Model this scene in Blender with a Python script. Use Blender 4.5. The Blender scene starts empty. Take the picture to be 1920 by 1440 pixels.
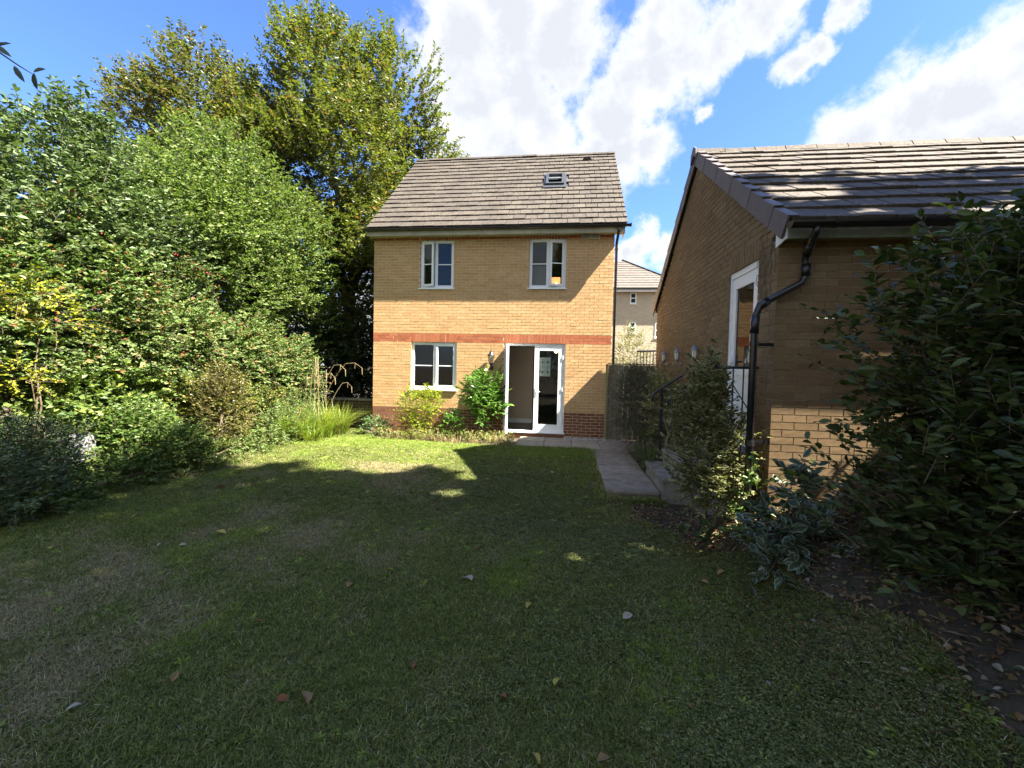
import bpy, math, random
import numpy as np
from mathutils import Vector, Matrix

# ------------------------------------------------------------------ camera, light, sky, exposure
rng = np.random.default_rng(11)
random.seed(11)
SC = bpy.context.scene
COL = SC.collection

CR = Vector((0.9922602, 0.1222207, 0.0219490)); CU = Vector((-0.0262680, 0.0338392, 0.9990821)); CF = Vector((-0.1213658, 0.9919259, -0.0367877))
cam = bpy.data.cameras.new('camera'); cam.sensor_width = 36.0; cam.lens = 15.0
cam.clip_start = 0.05; cam.clip_end = 2000
camo = bpy.data.objects.new('camera', cam); COL.objects.link(camo)
CP = Vector((0, 0, 1.707))
camo.matrix_world = Matrix(((CR.x, CU.x, -CF.x, CP.x), (CR.y, CU.y, -CF.y, CP.y), (CR.z, CU.z, -CF.z, CP.z), (0, 0, 0, 1)))
SC.camera = camo

SUNV = Vector((3.54, -1.0, 4.47)).normalized()      # towards the sun
sun = bpy.data.lights.new('sun', 'SUN'); sun.energy = 5.0; sun.angle = math.radians(0.53); sun.color = (1.0, 0.93, 0.80)
suno = bpy.data.objects.new('sun', sun); COL.objects.link(suno)
suno.rotation_euler = SUNV.to_track_quat('Z', 'Y').to_euler()

SC.view_settings.view_transform = 'Standard'; SC.view_settings.look = 'None'
SC.view_settings.exposure = 2.75; SC.view_settings.gamma = 1.0; SC.view_settings.use_curve_mapping = False
SC.cycles.max_bounces = 6; SC.cycles.diffuse_bounces = 3; SC.cycles.glossy_bounces = 3; SC.cycles.transmission_bounces = 5
SC.cycles.transparent_max_bounces = 6; SC.cycles.use_denoising = True
SC.cycles.caustics_reflective = False; SC.cycles.caustics_refractive = False

world = bpy.data.worlds.new('World'); SC.world = world; world.use_nodes = True
wn = world.node_tree; wn.nodes.clear(); WL = wn.links.new
def W(t, **k):
    n = wn.nodes.new(t)
    for a, b in k.items(): setattr(n, a, b)
    return n
sky = W('ShaderNodeTexSky', sky_type='NISHITA', sun_disc=False)
sky.sun_elevation = math.asin(SUNV.z); sky.sun_rotation = math.atan2(SUNV.x, SUNV.y)
sky.altitude = 50; sky.air_density = 1.0; sky.dust_density = 0.6; sky.ozone_density = 3.0
tc = W('ShaderNodeTexCoord')
sep = W('ShaderNodeSeparateXYZ'); WL(tc.outputs['Generated'], sep.inputs[0])
def wmath(op, a, b=None, clamp=False):
    n = W('ShaderNodeMath', operation=op, use_clamp=clamp)
    for i, x in enumerate((a, b)):
        if x is None: continue
        if isinstance(x, (int, float)): n.inputs[i].default_value = x
        else: WL(x, n.inputs[i])
    return n.outputs[0]
# cloud banks: centres as directions with angular radii, joined by the largest
BL = [((-.205, .771, .603), .115), ((-.11, .787, .607), .115), ((-.02, .804, .600), .10), ((-.19, .83, .52), .11), ((-.09, .845, .53), .12),
      ((-.17, .87, .46), .11), ((-.24, .86, .44), .07), ((-.06, .872, .485), .085), ((-.13, .75, .655), .12), ((-.13, .892, .43), .085),
      ((.05, .90, .425), .075), ((.10, .895, .425), .09), ((.145, .891, .42), .07), ((.09, .868, .485), .10), ((.145, .83, .54), .095), ((.20, .80, .57), .085),
      ((.25, .785, .575), .06), ((.30, .75, .59), .06), ((.14, .80, .59), .06), ((.375, .762, .525), .036), ((.405, .755, .535), .028),
      ((.42, .71, .565), .03), ((.46, .79, .39), .075), ((.52, .75, .405), .085), ((.57, .715, .405), .085), ((.62, .665, .43), .09),
      ((.54, .77, .34), .10), ((.64, .70, .32), .12), ((.255, .843, .476), .022), ((.15, .955, .262), .045), ((.20, .945, .25), .04), ((.12, .960, .255), .035)]
nrm = W('ShaderNodeVectorMath', operation='NORMALIZE'); WL(tc.outputs['Generated'], nrm.inputs[0])
# wobble the direction so the banks get torn outlines
nz = W('ShaderNodeTexNoise'); nz.inputs['Scale'].default_value = 5.5; nz.inputs['Detail'].default_value = 7; nz.inputs['Roughness'].default_value = 0.6
WL(nrm.outputs[0], nz.inputs['Vector'])
sub = W('ShaderNodeVectorMath', operation='SUBTRACT'); WL(nz.outputs['Color'], sub.inputs[0]); sub.inputs[1].default_value = (.5, .5, .5)
scl = W('ShaderNodeVectorMath', operation='SCALE'); WL(sub.outputs[0], scl.inputs[0]); scl.inputs['Scale'].default_value = 0.16
addv = W('ShaderNodeVectorMath', operation='ADD'); WL(nrm.outputs[0], addv.inputs[0]); WL(scl.outputs[0], addv.inputs[1])
acc = None
for c, r in BL:
    c = Vector(c).normalized()
    d = W('ShaderNodeVectorMath', operation='DISTANCE'); WL(addv.outputs[0], d.inputs[0]); d.inputs[1].default_value = c
    v = wmath('DIVIDE', d.outputs['Value'], r)
    v = wmath('SUBTRACT', 1.0, v)
    acc = v if acc is None else wmath('MAXIMUM', acc, v)
# distant clouds elsewhere (low over the horizon and behind the camera) from the same noise
nz2 = W('ShaderNodeTexNoise'); nz2.inputs['Scale'].default_value = 2.4; nz2.inputs['Detail'].default_value = 8; nz2.inputs['Roughness'].default_value = 0.58
WL(nrm.outputs[0], nz2.inputs['Vector'])
low = W('ShaderNodeMapRange'); WL(sep.outputs['Z'], low.inputs[0])
low.inputs[1].default_value = 0.36; low.inputs[2].default_value = 0.05; low.inputs[3].default_value = -0.75; low.inputs[4].default_value = 0.55
# unseen cloud cover behind the camera, thickened to send whiter fill into the shade
behind = W('ShaderNodeMapRange'); WL(sep.outputs['Y'], behind.inputs[0])
behind.inputs[1].default_value = 0.3; behind.inputs[2].default_value = -0.5; behind.inputs[3].default_value = -0.75; behind.inputs[4].default_value = 0.30
bias = wmath('MAXIMUM', low.outputs[0], behind.outputs[0])
n2 = wmath('MULTIPLY', wmath('SUBTRACT', nz2.outputs['Fac'], 0.5), 3.0)
acc = wmath('MAXIMUM', acc, wmath('ADD', n2, bias))
nz3 = W('ShaderNodeTexNoise'); nz3.inputs['Scale'].default_value = 16; nz3.inputs['Detail'].default_value = 10; nz3.inputs['Roughness'].default_value = 0.66
WL(nrm.outputs[0], nz3.inputs['Vector'])
dens = wmath('ADD', acc, wmath('MULTIPLY', wmath('SUBTRACT', nz3.outputs['Fac'], 0.5), 1.5))
mask = W('ShaderNodeMapRange', interpolation_type='SMOOTHSTEP'); WL(dens, mask.inputs[0])
mask.inputs[1].default_value = -0.16; mask.inputs[2].default_value = 0.46
# grey bellies where the bank is thick
shade = W('ShaderNodeMapRange'); WL(wmath('ADD', dens, wmath('MULTIPLY', nz.outputs['Fac'], 1.1)), shade.inputs[0])
shade.inputs[1].default_value = 0.75; shade.inputs[2].default_value = 1.35
cc = W('ShaderNodeMix', data_type='RGBA'); WL(shade.outputs[0], cc.inputs[0])
cc.inputs[6].default_value = (0.168, 0.172, 0.178, 1); cc.inputs[7].default_value = (0.125, 0.130, 0.142, 1)
bg1 = W('ShaderNodeBackground'); bg2 = W('ShaderNodeBackground'); mx = W('ShaderNodeMixShader'); wo = W('ShaderNodeOutputWorld')
tint = W('ShaderNodeMix', data_type='RGBA', blend_type='MULTIPLY'); tint.inputs[0].default_value = 1.0
WL(sky.outputs[0], tint.inputs[6]); tint.inputs[7].default_value = (0.60, 0.76, 1.05, 1)
WL(tint.outputs[2], bg1.inputs[0]); bg1.inputs[1].default_value = 0.053
WL(cc.outputs[2], bg2.inputs[0]); bg2.inputs[1].default_value = 1.0
WL(mask.outputs[0], mx.inputs[0]); WL(bg1.outputs[0], mx.inputs[1]); WL(bg2.outputs[0], mx.inputs[2]); WL(mx.outputs[0], wo.inputs[0])

# ------------------------------------------------------------------ helpers
def nodes_of(name):
    m = bpy.data.materials.new(name); m.use_nodes = True
    return m, m.node_tree, m.node_tree.nodes['Principled BSDF']
def mk(nt, t, **k):
    n = nt.nodes.new(t)
    for a, b in k.items(): setattr(n, a, b)
    return n
def ramp(nt, stops):
    r = mk(nt, 'ShaderNodeValToRGB'); e = r.color_ramp.elements
    while len(e) < len(stops): e.new(0.5)
    for el, (p, c) in zip(e, stops): el.position = p; el.color = (*c, 1)
    return r
def rndfac(nt):
    a = mk(nt, 'ShaderNodeAttribute', attribute_name='rnd'); o = mk(nt, 'ShaderNodeObjectInfo')
    s = mk(nt, 'ShaderNodeMath', operation='ADD'); nt.links.new(a.outputs['Fac'], s.inputs[0]); nt.links.new(o.outputs['Random'], s.inputs[1])
    f = mk(nt, 'ShaderNodeMath', operation='FRACT'); nt.links.new(s.outputs[0], f.inputs[0])
    return f.outputs[0]
def noise(nt, scale, detail=4, rough=.55, vec=None, world=True, stretch=None):
    n = mk(nt, 'ShaderNodeTexNoise'); n.inputs['Scale'].default_value = scale; n.inputs['Detail'].default_value = detail; n.inputs['Roughness'].default_value = rough
    g = mk(nt, 'ShaderNodeNewGeometry').outputs['Position']
    if stretch:
        m = mk(nt, 'ShaderNodeVectorMath', operation='MULTIPLY'); nt.links.new(g, m.inputs[0]); m.inputs[1].default_value = stretch; g = m.outputs[0]
    nt.links.new(g, n.inputs['Vector'])
    return n
def mixc(nt, fac, a, b, blend='MIX'):
    m = mk(nt, 'ShaderNodeMix', data_type='RGBA', blend_type=blend)
    for i, x in ((0, fac), (6, a), (7, b)):
        if isinstance(x, (int, float)): m.inputs[i].default_value = x
        elif isinstance(x, tuple): m.inputs[i].default_value = (*x, 1)
        else: nt.links.new(x, m.inputs[i])
    return m.outputs[2]
def mrange(nt, src, a, b, c=0., d=1.):
    m = mk(nt, 'ShaderNodeMapRange'); nt.links.new(src, m.inputs[0])
    for i, v in enumerate((a, b, c, d)): m.inputs[i + 1].default_value = v
    return m.outputs[0]
def bump(nt, p, src, strength, dist):
    b = mk(nt, 'ShaderNodeBump'); b.inputs['Strength'].default_value = strength; b.inputs['Distance'].default_value = dist
    nt.links.new(src, b.inputs['Height']); nt.links.new(b.outputs[0], p.inputs['Normal'])

def m_plain(name, c, rough=.6, metal=0., var=.12, nscale=9., spec=.5):
    m, nt, p = nodes_of(name)
    n = noise(nt, nscale, 5)
    col = mixc(nt, mrange(nt, n.outputs['Fac'], .3, .7), tuple(x * (1 - var) for x in c), tuple(min(1, x * (1 + var)) for x in c))
    nt.links.new(col, p.inputs['Base Color']); p.inputs['Roughness'].default_value = rough; p.inputs['Metallic'].default_value = metal
    p.inputs['Specular IOR Level'].default_value = spec
    return m
def m_brick(name, stops, stain=.35, bumpd=.004):
    m, nt, p = nodes_of(name)
    r = ramp(nt, stops); nt.links.new(rndfac(nt), r.inputs[0])
    n = noise(nt, 22, 6, .65, stretch=(1, 1, 2.2)); n2 = noise(nt, 1.1, 4)
    c = mixc(nt, mrange(nt, n.outputs['Fac'], .32, .7), mixc(nt, .34, r.outputs[0], (.05, .035, .02)), r.outputs[0])
    c = mixc(nt, mrange(nt, n2.outputs['Fac'], .35, .75, 0, stain), c, mixc(nt, 1.0, c, (.62, .55, .45), 'MULTIPLY'))
    nt.links.new(c, p.inputs['Base Color']); p.inputs['Roughness'].default_value = .88; p.inputs['Specular IOR Level'].default_value = .25
    n3 = noise(nt, 70, 5, .7, stretch=(1, 1, 2)); bump(nt, p, n3.outputs['Fac'], .25, bumpd * .3)
    return m
def m_leaf(name, stops, rough=.45, trans=.35, tmul=(1.25, 1.4, .6), spec=.4, edge=None, dark=.0):
    m, nt, p = nodes_of(name)
    r = ramp(nt, stops); nt.links.new(rndfac(nt), r.inputs[0])
    n = noise(nt, .7, 3); col = mixc(nt, mrange(nt, n.outputs['Fac'], .3, .7, 0, .45), r.outputs[0], mixc(nt, 1., r.outputs[0], (.72, .80, .62), 'MULTIPLY'))
    if edge:
        e = mk(nt, 'ShaderNodeAttribute', attribute_name='edge')
        col = mixc(nt, mrange(nt, e.outputs['Fac'], .45, .8), col, edge)
    nt.links.new(col, p.inputs['Base Color']); p.inputs['Roughness'].default_value = rough; p.inputs['Specular IOR Level'].default_value = spec
    t = mk(nt, 'ShaderNodeBsdfTranslucent'); nt.links.new(mixc(nt, 1., col, tmul, 'MULTIPLY'), t.inputs[0])
    x = mk(nt, 'ShaderNodeMixShader'); x.inputs[0].default_value = trans
    nt.links.new(p.outputs[0], x.inputs[1]); nt.links.new(t.outputs[0], x.inputs[2]); nt.links.new(x.outputs[0], nt.nodes['Material Output'].inputs[0])
    return m
def m_glass(name, tintc=(.9, .95, .95)):
    # window pane seen at walking distance: clear sheet plus its surface reflection
    m = bpy.data.materials.new(name); m.use_nodes = True; nt = m.node_tree; nt.nodes.clear()
    f = mk(nt, 'ShaderNodeFresnel'); f.inputs[0].default_value = 1.36
    t = mk(nt, 'ShaderNodeBsdfTransparent'); t.inputs[0].default_value = (*tintc, 1)
    g = mk(nt, 'ShaderNodeBsdfGlossy'); g.inputs['Roughness'].default_value = .015
    n = noise(nt, 2.2, 2); b = mk(nt, 'ShaderNodeBump'); b.inputs['Strength'].default_value = .03; b.inputs['Distance'].default_value = .01
    nt.links.new(n.outputs['Fac'], b.inputs['Height']); nt.links.new(b.outputs[0], g.inputs['Normal'])
    x = mk(nt, 'ShaderNodeMixShader'); o = mk(nt, 'ShaderNodeOutputMaterial')
    nt.links.new(mrange(nt, f.outputs[0], 0, 1, .0, 1.), x.inputs[0]); nt.links.new(t.outputs[0], x.inputs[1]); nt.links.new(g.outputs[0], x.inputs[2]); nt.links.new(x.outputs[0], o.inputs[0])
    return m
def m_emit(name, c, s):
    m, nt, p = nodes_of(name); p.inputs['Base Color'].default_value = (*c, 1); p.inputs['Emission Color'].default_value = (*c, 1); p.inputs['Emission Strength'].default_value = s
    return m

class MB:
    """collects polygons into one mesh"""
    def __init__(s): s.v = []; s.f = []; s.m = []; s.r = []; s.n = 0; s.e = []; s.smooth = False
    def add(s, verts, faces, mi=0, rnd=None, edge=None):
        verts = np.asarray(verts, float).reshape(-1, 3); s.v.append(verts)
        for f in faces: s.f.append(tuple(i + s.n for i in f)); s.m.append(mi)
        s.r.append(np.full(len(verts), random.random() if rnd is None else rnd)); s.n += len(verts)
        return s
    def box(s, x0, x1, y0, y1, z0, z1, mi=0, rnd=None, jit=0.):
        v = np.array([(x, y, z) for z in (z0, z1) for y in (y0, y1) for x in (x0, x1)], float)
        if jit: v += rng.normal(0, jit, v.shape)
        return s.add(v, [(0, 2, 3, 1), (4, 5, 7, 6), (0, 1, 5, 4), (1, 3, 7, 5), (3, 2, 6, 7), (2, 0, 4, 6)], mi, rnd)
    def bar(s, a, b, w, h, mi=0, up=(0, 0, 1), rnd=None):
        a = Vector(a); b = Vector(b); d = (b - a).normalized(); u = Vector(up)
        sd = d.cross(u).normalized() if abs(d.dot(u)) < .99 else Vector((1, 0, 0)); u = sd.cross(d)
        v = [p + sd * (i * w / 2) + u * (j * h / 2) for p in (a, b) for j in (-1, 1) for i in (-1, 1)]
        return s.add([tuple(x) for x in v], [(0, 2, 3, 1), (4, 5, 7, 6), (0, 1, 5, 4), (1, 3, 7, 5), (3, 2, 6, 7), (2, 0, 4, 6)], mi, rnd)
    def tube(s, pts, rad, n=8, mi=0, cap=True, rnd=None):
        pts = [Vector(p) for p in pts]; rad = [rad] * len(pts) if isinstance(rad, (int, float)) else rad
        V = []; prev = None
        for i, p in enumerate(pts):
            d = (pts[min(i + 1, len(pts) - 1)] - pts[max(i - 1, 0)]).normalized()
            if prev is None: x = d.orthogonal().normalized()
            else: x = (prev - d * prev.dot(d)).normalized()
            prev = x; y = d.cross(x)
            for k in range(n):
                a = 2 * math.pi * k / n; V.append(tuple(p + (x * math.cos(a) + y * math.sin(a)) * rad[i]))
        F = [(i * n + k, i * n + (k + 1) % n, (i + 1) * n + (k + 1) % n, (i + 1) * n + k) for i in range(len(pts) - 1) for k in range(n)]
        if cap: F += [tuple(range(n - 1, -1, -1)), tuple(range((len(pts) - 1) * n, len(pts) * n))]
        return s.add(V, F, mi, rnd)
    def lathe(s, c, prof, n=14, mi=0):
        V = [(c[0] + r * math.cos(2 * math.pi * k / n), c[1] + r * math.sin(2 * math.pi * k / n), c[2] + z) for r, z in prof for k in range(n)]
        F = [(i * n + k, i * n + (k + 1) % n, (i + 1) * n + (k + 1) % n, (i + 1) * n + k) for i in range(len(prof) - 1) for k in range(n)]
        return s.add(V, F, mi)
    def extrude(s, prof, axis, a, b, mi=0):
        """profile in the plane perpendicular to x (axis 0: prof=(y,z)) or y (axis 1: prof=(x,z))"""
        n = len(prof); V = []
        for t in (a, b):
            for p in prof: V.append((t, p[0], p[1]) if axis == 0 else (p[0], t, p[1]))
        F = [(k, (k + 1) % n, n + (k + 1) % n, n + k) for k in range(n)] + [tuple(range(n - 1, -1, -1)), tuple(range(n, 2 * n))]
        return s.add(V, F, mi)
    def build(s, name, mats, parent=None, smooth=False, **props):
        if not isinstance(mats, (list, tuple)): mats = [mats]
        me = bpy.data.meshes.new(name)
        V = np.concatenate(s.v); me.vertices.add(len(V)); me.vertices.foreach_set('co', V.ravel())
        L = np.fromiter((i for f in s.f for i in f), dtype=np.int32); T = np.fromiter((len(f) for f in s.f), dtype=np.int32)
        me.loops.add(len(L)); me.loops.foreach_set('vertex_index', L); me.polygons.add(len(T))
        me.polygons.foreach_set('loop_start', np.concatenate(([0], np.cumsum(T)[:-1])).astype(np.int32))
        me.polygons.foreach_set('material_index', np.array(s.m, dtype=np.int32))
        me.polygons.foreach_set('use_smooth', np.full(len(T), bool(smooth)))
        for m in mats: me.materials.append(m)
        at = me.attributes.new('rnd', 'FLOAT', 'POINT'); at.data.foreach_set('value', np.concatenate(s.r).astype(np.float32))
        me.update(calc_edges=True); me.validate()
        return link(name, me, parent, **props)
def link(name, me, parent=None, **props):
    o = bpy.data.objects.new(name, me); COL.objects.link(o)
    if parent is not None: o.parent = parent
    for k, v in props.items(): o[k] = v
    return o
def thing(name, label, cat, loc=(0, 0, 0), group=None):
    o = bpy.data.objects.new(name, None); COL.objects.link(o); o.location = loc; o.empty_display_size = .2
    o['label'] = label; o['category'] = cat
    if group: o['group'] = group
    return o
# parts are modelled in world coordinates; thing empties sit at the base, so children get the inverse
def settle(root):
    bpy.context.view_layer.update()
    inv = Matrix.Translation(root.location).inverted()
    for c in root.children: c.matrix_parent_inverse = inv
def mesh_np(name, V, tri=None, quad=None, mats=None, rnd=None, edge=None, smooth=False):
    me = bpy.data.meshes.new(name); me.vertices.add(len(V)); me.vertices.foreach_set('co', V.astype(np.float32).ravel())
    L = []; T = []
    if tri is not None and len(tri): L.append(tri.ravel()); T.append(np.full(len(tri), 3))
    if quad is not None and len(quad): L.append(quad.ravel()); T.append(np.full(len(quad), 4))
    L = np.concatenate(L).astype(np.int32); T = np.concatenate(T).astype(np.int32)
    me.loops.add(len(L)); me.loops.foreach_set('vertex_index', L); me.polygons.add(len(T))
    me.polygons.foreach_set('loop_start', np.concatenate(([0], np.cumsum(T)[:-1])).astype(np.int32))
    me.polygons.foreach_set('use_smooth', np.full(len(T), bool(smooth)))
    for m in (mats or []): me.materials.append(m)
    if rnd is not None: me.attributes.new('rnd', 'FLOAT', 'POINT').data.foreach_set('value', rnd.astype(np.float32))
    if edge is not None: me.attributes.new('edge', 'FLOAT', 'POINT').data.foreach_set('value', edge.astype(np.float32))
    me.update(calc_edges=True)
    return me

# ------------------------------------------------------------------ materials
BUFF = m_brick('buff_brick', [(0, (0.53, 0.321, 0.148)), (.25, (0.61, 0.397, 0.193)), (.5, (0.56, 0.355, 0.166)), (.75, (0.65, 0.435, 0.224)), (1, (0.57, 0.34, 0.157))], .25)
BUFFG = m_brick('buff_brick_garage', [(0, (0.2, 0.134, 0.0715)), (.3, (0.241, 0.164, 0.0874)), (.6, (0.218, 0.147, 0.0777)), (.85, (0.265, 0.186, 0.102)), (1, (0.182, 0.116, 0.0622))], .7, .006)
RED = m_brick('red_brick', [(0, (0.389, 0.12, 0.054)), (.4, (0.475, 0.15, 0.072)), (.7, (0.346, 0.102, 0.048)), (1, (0.508, 0.192, 0.09))])
PLINTH = m_brick('plinth_brick', [(0, (.20, .085, .05)), (.4, (.25, .11, .06)), (.7, (.17, .07, .045)), (1, (.28, .13, .075))])
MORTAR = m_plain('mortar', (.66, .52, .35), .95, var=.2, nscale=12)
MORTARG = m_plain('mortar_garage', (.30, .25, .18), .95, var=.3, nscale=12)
def m_tile(name, base, lichen, dark):
    m, nt, p = nodes_of(name)
    r = ramp(nt, base); nt.links.new(rndfac(nt), r.inputs[0])
    n = noise(nt, 28, 7, .75); n2 = noise(nt, 1.3, 5, .6); n3 = noise(nt, 90, 4, .8); n4 = noise(nt, 10, 6, .7)
    c = mixc(nt, mrange(nt, n4.outputs['Fac'], .35, .7), mixc(nt, 1., r.outputs[0], (.6, .6, .62), 'MULTIPLY'), r.outputs[0])
    lf = mk(nt, 'ShaderNodeMath', operation='MULTIPLY'); nt.links.new(mrange(nt, n.outputs['Fac'], .50, .62), lf.inputs[0]); nt.links.new(mrange(nt, n2.outputs['Fac'], .35, .65, .15, .85), lf.inputs[1])
    c = mixc(nt, lf.outputs[0], c, lichen)
    c = mixc(nt, mrange(nt, n3.outputs['Fac'], .62, .72, 0, .8), c, dark)
    nt.links.new(c, p.inputs['Base Color']); p.inputs['Roughness'].default_value = .82; p.inputs['Specular IOR Level'].default_value = .3
    bump(nt, p, n.outputs['Fac'], .6, .006)
    return m
TILE = m_tile('roof_tile', [(0, (0.057, 0.0471, 0.0406)), (.4, (0.0744, 0.062, 0.0546)), (.8, (0.0645, 0.0521, 0.0471)), (1, (0.0896, 0.0744, 0.062))], (.17, .155, .105), (.03, .03, .015))
TILEG = m_tile('roof_tile_garage', [(0, (0.072, 0.0612, 0.054)), (.4, (0.0972, 0.0792, 0.0684)), (.8, (0.0864, 0.0684, 0.0612)), (1, (0.108, 0.09, 0.0756))], (.17, .155, .10), (.02, .025, .012))
VERGE = m_plain('verge_tile', (.105, .09, .095), .6, var=.12, nscale=6)
PVC = m_plain('white_pvc', (.78, .80, .80), .35, var=.03, nscale=3)
FASCIA = m_plain('painted_fascia', (.34, .32, .22), .55, var=.25, nscale=2.5)
BLACK = m_plain('black_plastic', (.012, .012, .014), .28, var=.2)
BLKMET = m_plain('black_painted_metal', (.02, .022, .026), .38, var=.3)
GREY = m_plain('grey_metal', (.16, .17, .18), .45, metal=.4)
GLASS = m_glass('pane_glass'); GLASSG = m_glass('door_glass', (.55, .6, .6))
LEAD = m_plain('flashing_lead', (.045, .05, .06), .5, metal=.3)
CREAM = m_plain('cream_plaster', (.52, .42, .32), .8, var=.03)
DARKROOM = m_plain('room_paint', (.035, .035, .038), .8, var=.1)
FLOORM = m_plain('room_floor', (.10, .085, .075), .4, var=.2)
TIMBER = m_plain('weathered_timber', (.20, .175, .12), .85, var=.35, nscale=14)
TIMBERG = m_plain('green_stained_timber', (.23, .22, .10), .8, var=.25, nscale=10)
def m_slab(name, a, b, moss):
    m, nt, p = nodes_of(name)
    r = ramp(nt, [(0, a), (1, b)]); nt.links.new(rndfac(nt), r.inputs[0]); n = noise(nt, 6, 7, .7); n2 = noise(nt, 45, 5, .7)
    c = mixc(nt, mrange(nt, n.outputs['Fac'], .35, .68), mixc(nt, 1., r.outputs[0], (.5, .5, .5), 'MULTIPLY'), r.outputs[0])
    c = mixc(nt, mrange(nt, n2.outputs['Fac'], .58, .7, 0, .55), c, moss)
    nt.links.new(c, p.inputs['Base Color']); p.inputs['Roughness'].default_value = .85; bump(nt, p, n2.outputs['Fac'], .5, .006)
    return m
SLAB = m_slab('paving_slab', (.27, .24, .19), (.40, .35, .275), (.08, .085, .04))
CONC = m_slab('mossy_concrete', (.26, .24, .20), (.30, .27, .22), (.07, .085, .03))
STONE = m_plain('pebble', (.42, .38, .34), .7, var=.35, nscale=30)
BARK = m_plain('bark', (.085, .075, .06), .9, var=.4, nscale=10)
TWIG = m_plain('twig', (.13, .095, .06), .85, var=.3, nscale=10)

def m_ground():
    m, nt, p = nodes_of('garden_soil')
    n = noise(nt, 3, 7, .7); n2 = noise(nt, 38, 6, .8)
    c = mixc(nt, mrange(nt, n.outputs['Fac'], .35, .65), (.035, .026, .018), (.075, .06, .035))
    c = mixc(nt, mrange(nt, n2.outputs['Fac'], .5, .7), c, (.11, .085, .05))
    nt.links.new(c, p.inputs['Base Color']); p.inputs['Roughness'].default_value = .95; bump(nt, p, n2.outputs['Fac'], 1., .02)
    return m
def m_lawn():
    m, nt, p = nodes_of('lawn_thatch')
    n = noise(nt, 1.4, 6, .65); n2 = noise(nt, 60, 6, .8); n3 = noise(nt, 7, 5, .7)
    c = mixc(nt, mrange(nt, n.outputs['Fac'], .35, .65), (.055, .07, .028), (.11, .095, .055))
    c = mixc(nt, mrange(nt, n3.outputs['Fac'], .45, .65, 0, .6), c, (.035, .05, .018))
    c = mixc(nt, mrange(nt, n2.outputs['Fac'], .4, .65), mixc(nt, 1., c, (.45, .45, .45), 'MULTIPLY'), c)
    nt.links.new(c, p.inputs['Base Color']); p.inputs['Roughness'].default_value = .95; bump(nt, p, n2.outputs['Fac'], 1., .02)
    return m
SOIL = m_ground(); LAWN = m_lawn()

# ------------------------------------------------------------------ ground and lawn
def hgt(x, y):
    x = np.asarray(x, float); y = np.asarray(y, float)
    t = np.clip((y - 5.0) / 4.2, 0, 1); t = t * t * (3 - 2 * t)
    z = -.16 + .125 * t
    z = z + .012 * np.sin(x * 1.3 + .7 * y) + .010 * np.sin(2.1 * y - x * .6)
    z = z + .10 * np.clip((-5.9 - x) / 1.5, 0, 1)                      # left bed banked up a little
    u = np.clip((x - 1.15) / 1.35, 0, 1); w = np.clip((5.75 - y) / .9, 0, 1) * np.clip((y + .5) / 3.2, .25, 1)
    z = z + .62 * u * u * (3 - 2 * u) * w * w * (3 - 2 * w)
    z = z - .03 * np.clip((y - 9.2) / .3, 0, 1)
    far = np.clip((np.hypot(x, y - 5) - 16) / 20, 0, 1)
    return z * (1 - far) - .25 * far
fx = np.concatenate(([-400, -150, -60, -30, -20, -15, -12.5], np.arange(-11, 6.01, .2), [7, 9, 12, 20, 40, 100, 400]))
fy = np.concatenate(([-400, -150, -60, -25, -10, -6, -4], np.arange(-3, 13.01, .2), [14, 16, 20, 28, 45, 90, 200, 600]))
def grid(xs, ys, keep, dz):
    X, Y = np.meshgrid(xs, ys, indexing='ij'); Z = hgt(X, Y) + dz; nx, ny = X.shape
    I, J = np.meshgrid(np.arange(nx - 1), np.arange(ny - 1), indexing='ij'); I = I.ravel(); J = J.ravel()
    cx = (X[I, J] + X[I + 1, J + 1]) / 2; cy = (Y[I, J] + Y[I + 1, J + 1]) / 2; k = keep(cx, cy); I = I[k]; J = J[k]
    q = np.stack((I * ny + J, (I + 1) * ny + J, (I + 1) * ny + J + 1, I * ny + J + 1), 1)
    return np.stack((X.ravel(), Y.ravel(), Z.ravel()), 1), q
V, q = grid(fx, fy, lambda x, y: np.ones(len(x), bool), 0)
link('ground', mesh_np('ground', V, quad=q, mats=[SOIL], smooth=True), kind='structure')
def edge_left(y): return -6.05 + .22 * np.sin(y * 1.1) + .10 * np.sin(y * 3.7) + .45 * np.clip((y - 9.8) / 1.2, 0, 1)
def edge_right(y): return np.interp(y, [-4, 2.4, 3.2, 3.9, 4.8, 5.7, 6.15, 6.2, 9.3, 9.36], [2.1, 2.0, 1.9, 1.75, 1.30, 1.0, .95, .60, .60, .60]) + .07 * np.sin(y * 5.3)
def back_edge(x): return np.interp(x, [-6, -5.2, -4.6, -3.2, -2.4, -1.5, -1.3, .6], [12.0, 10.7, 9.9, 9.55, 9.45, 9.5, 9.34, 9.34])
def in_lawn(x, y): return (x > edge_left(y)) & (x < edge_right(y)) & (y < back_edge(x)) & (y > -3)
lx = np.arange(-7, 3.001, .1); ly = np.arange(-3, 12.2, .1)
V, q = grid(lx, ly, in_lawn, .006)
# the ground lattice is coarser than the lawn's: lift the sheet clear of it
link('lawn', mesh_np('lawn', V + np.array([0, 0, .006]), quad=q, mats=[LAWN], smooth=True), kind='structure')

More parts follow.
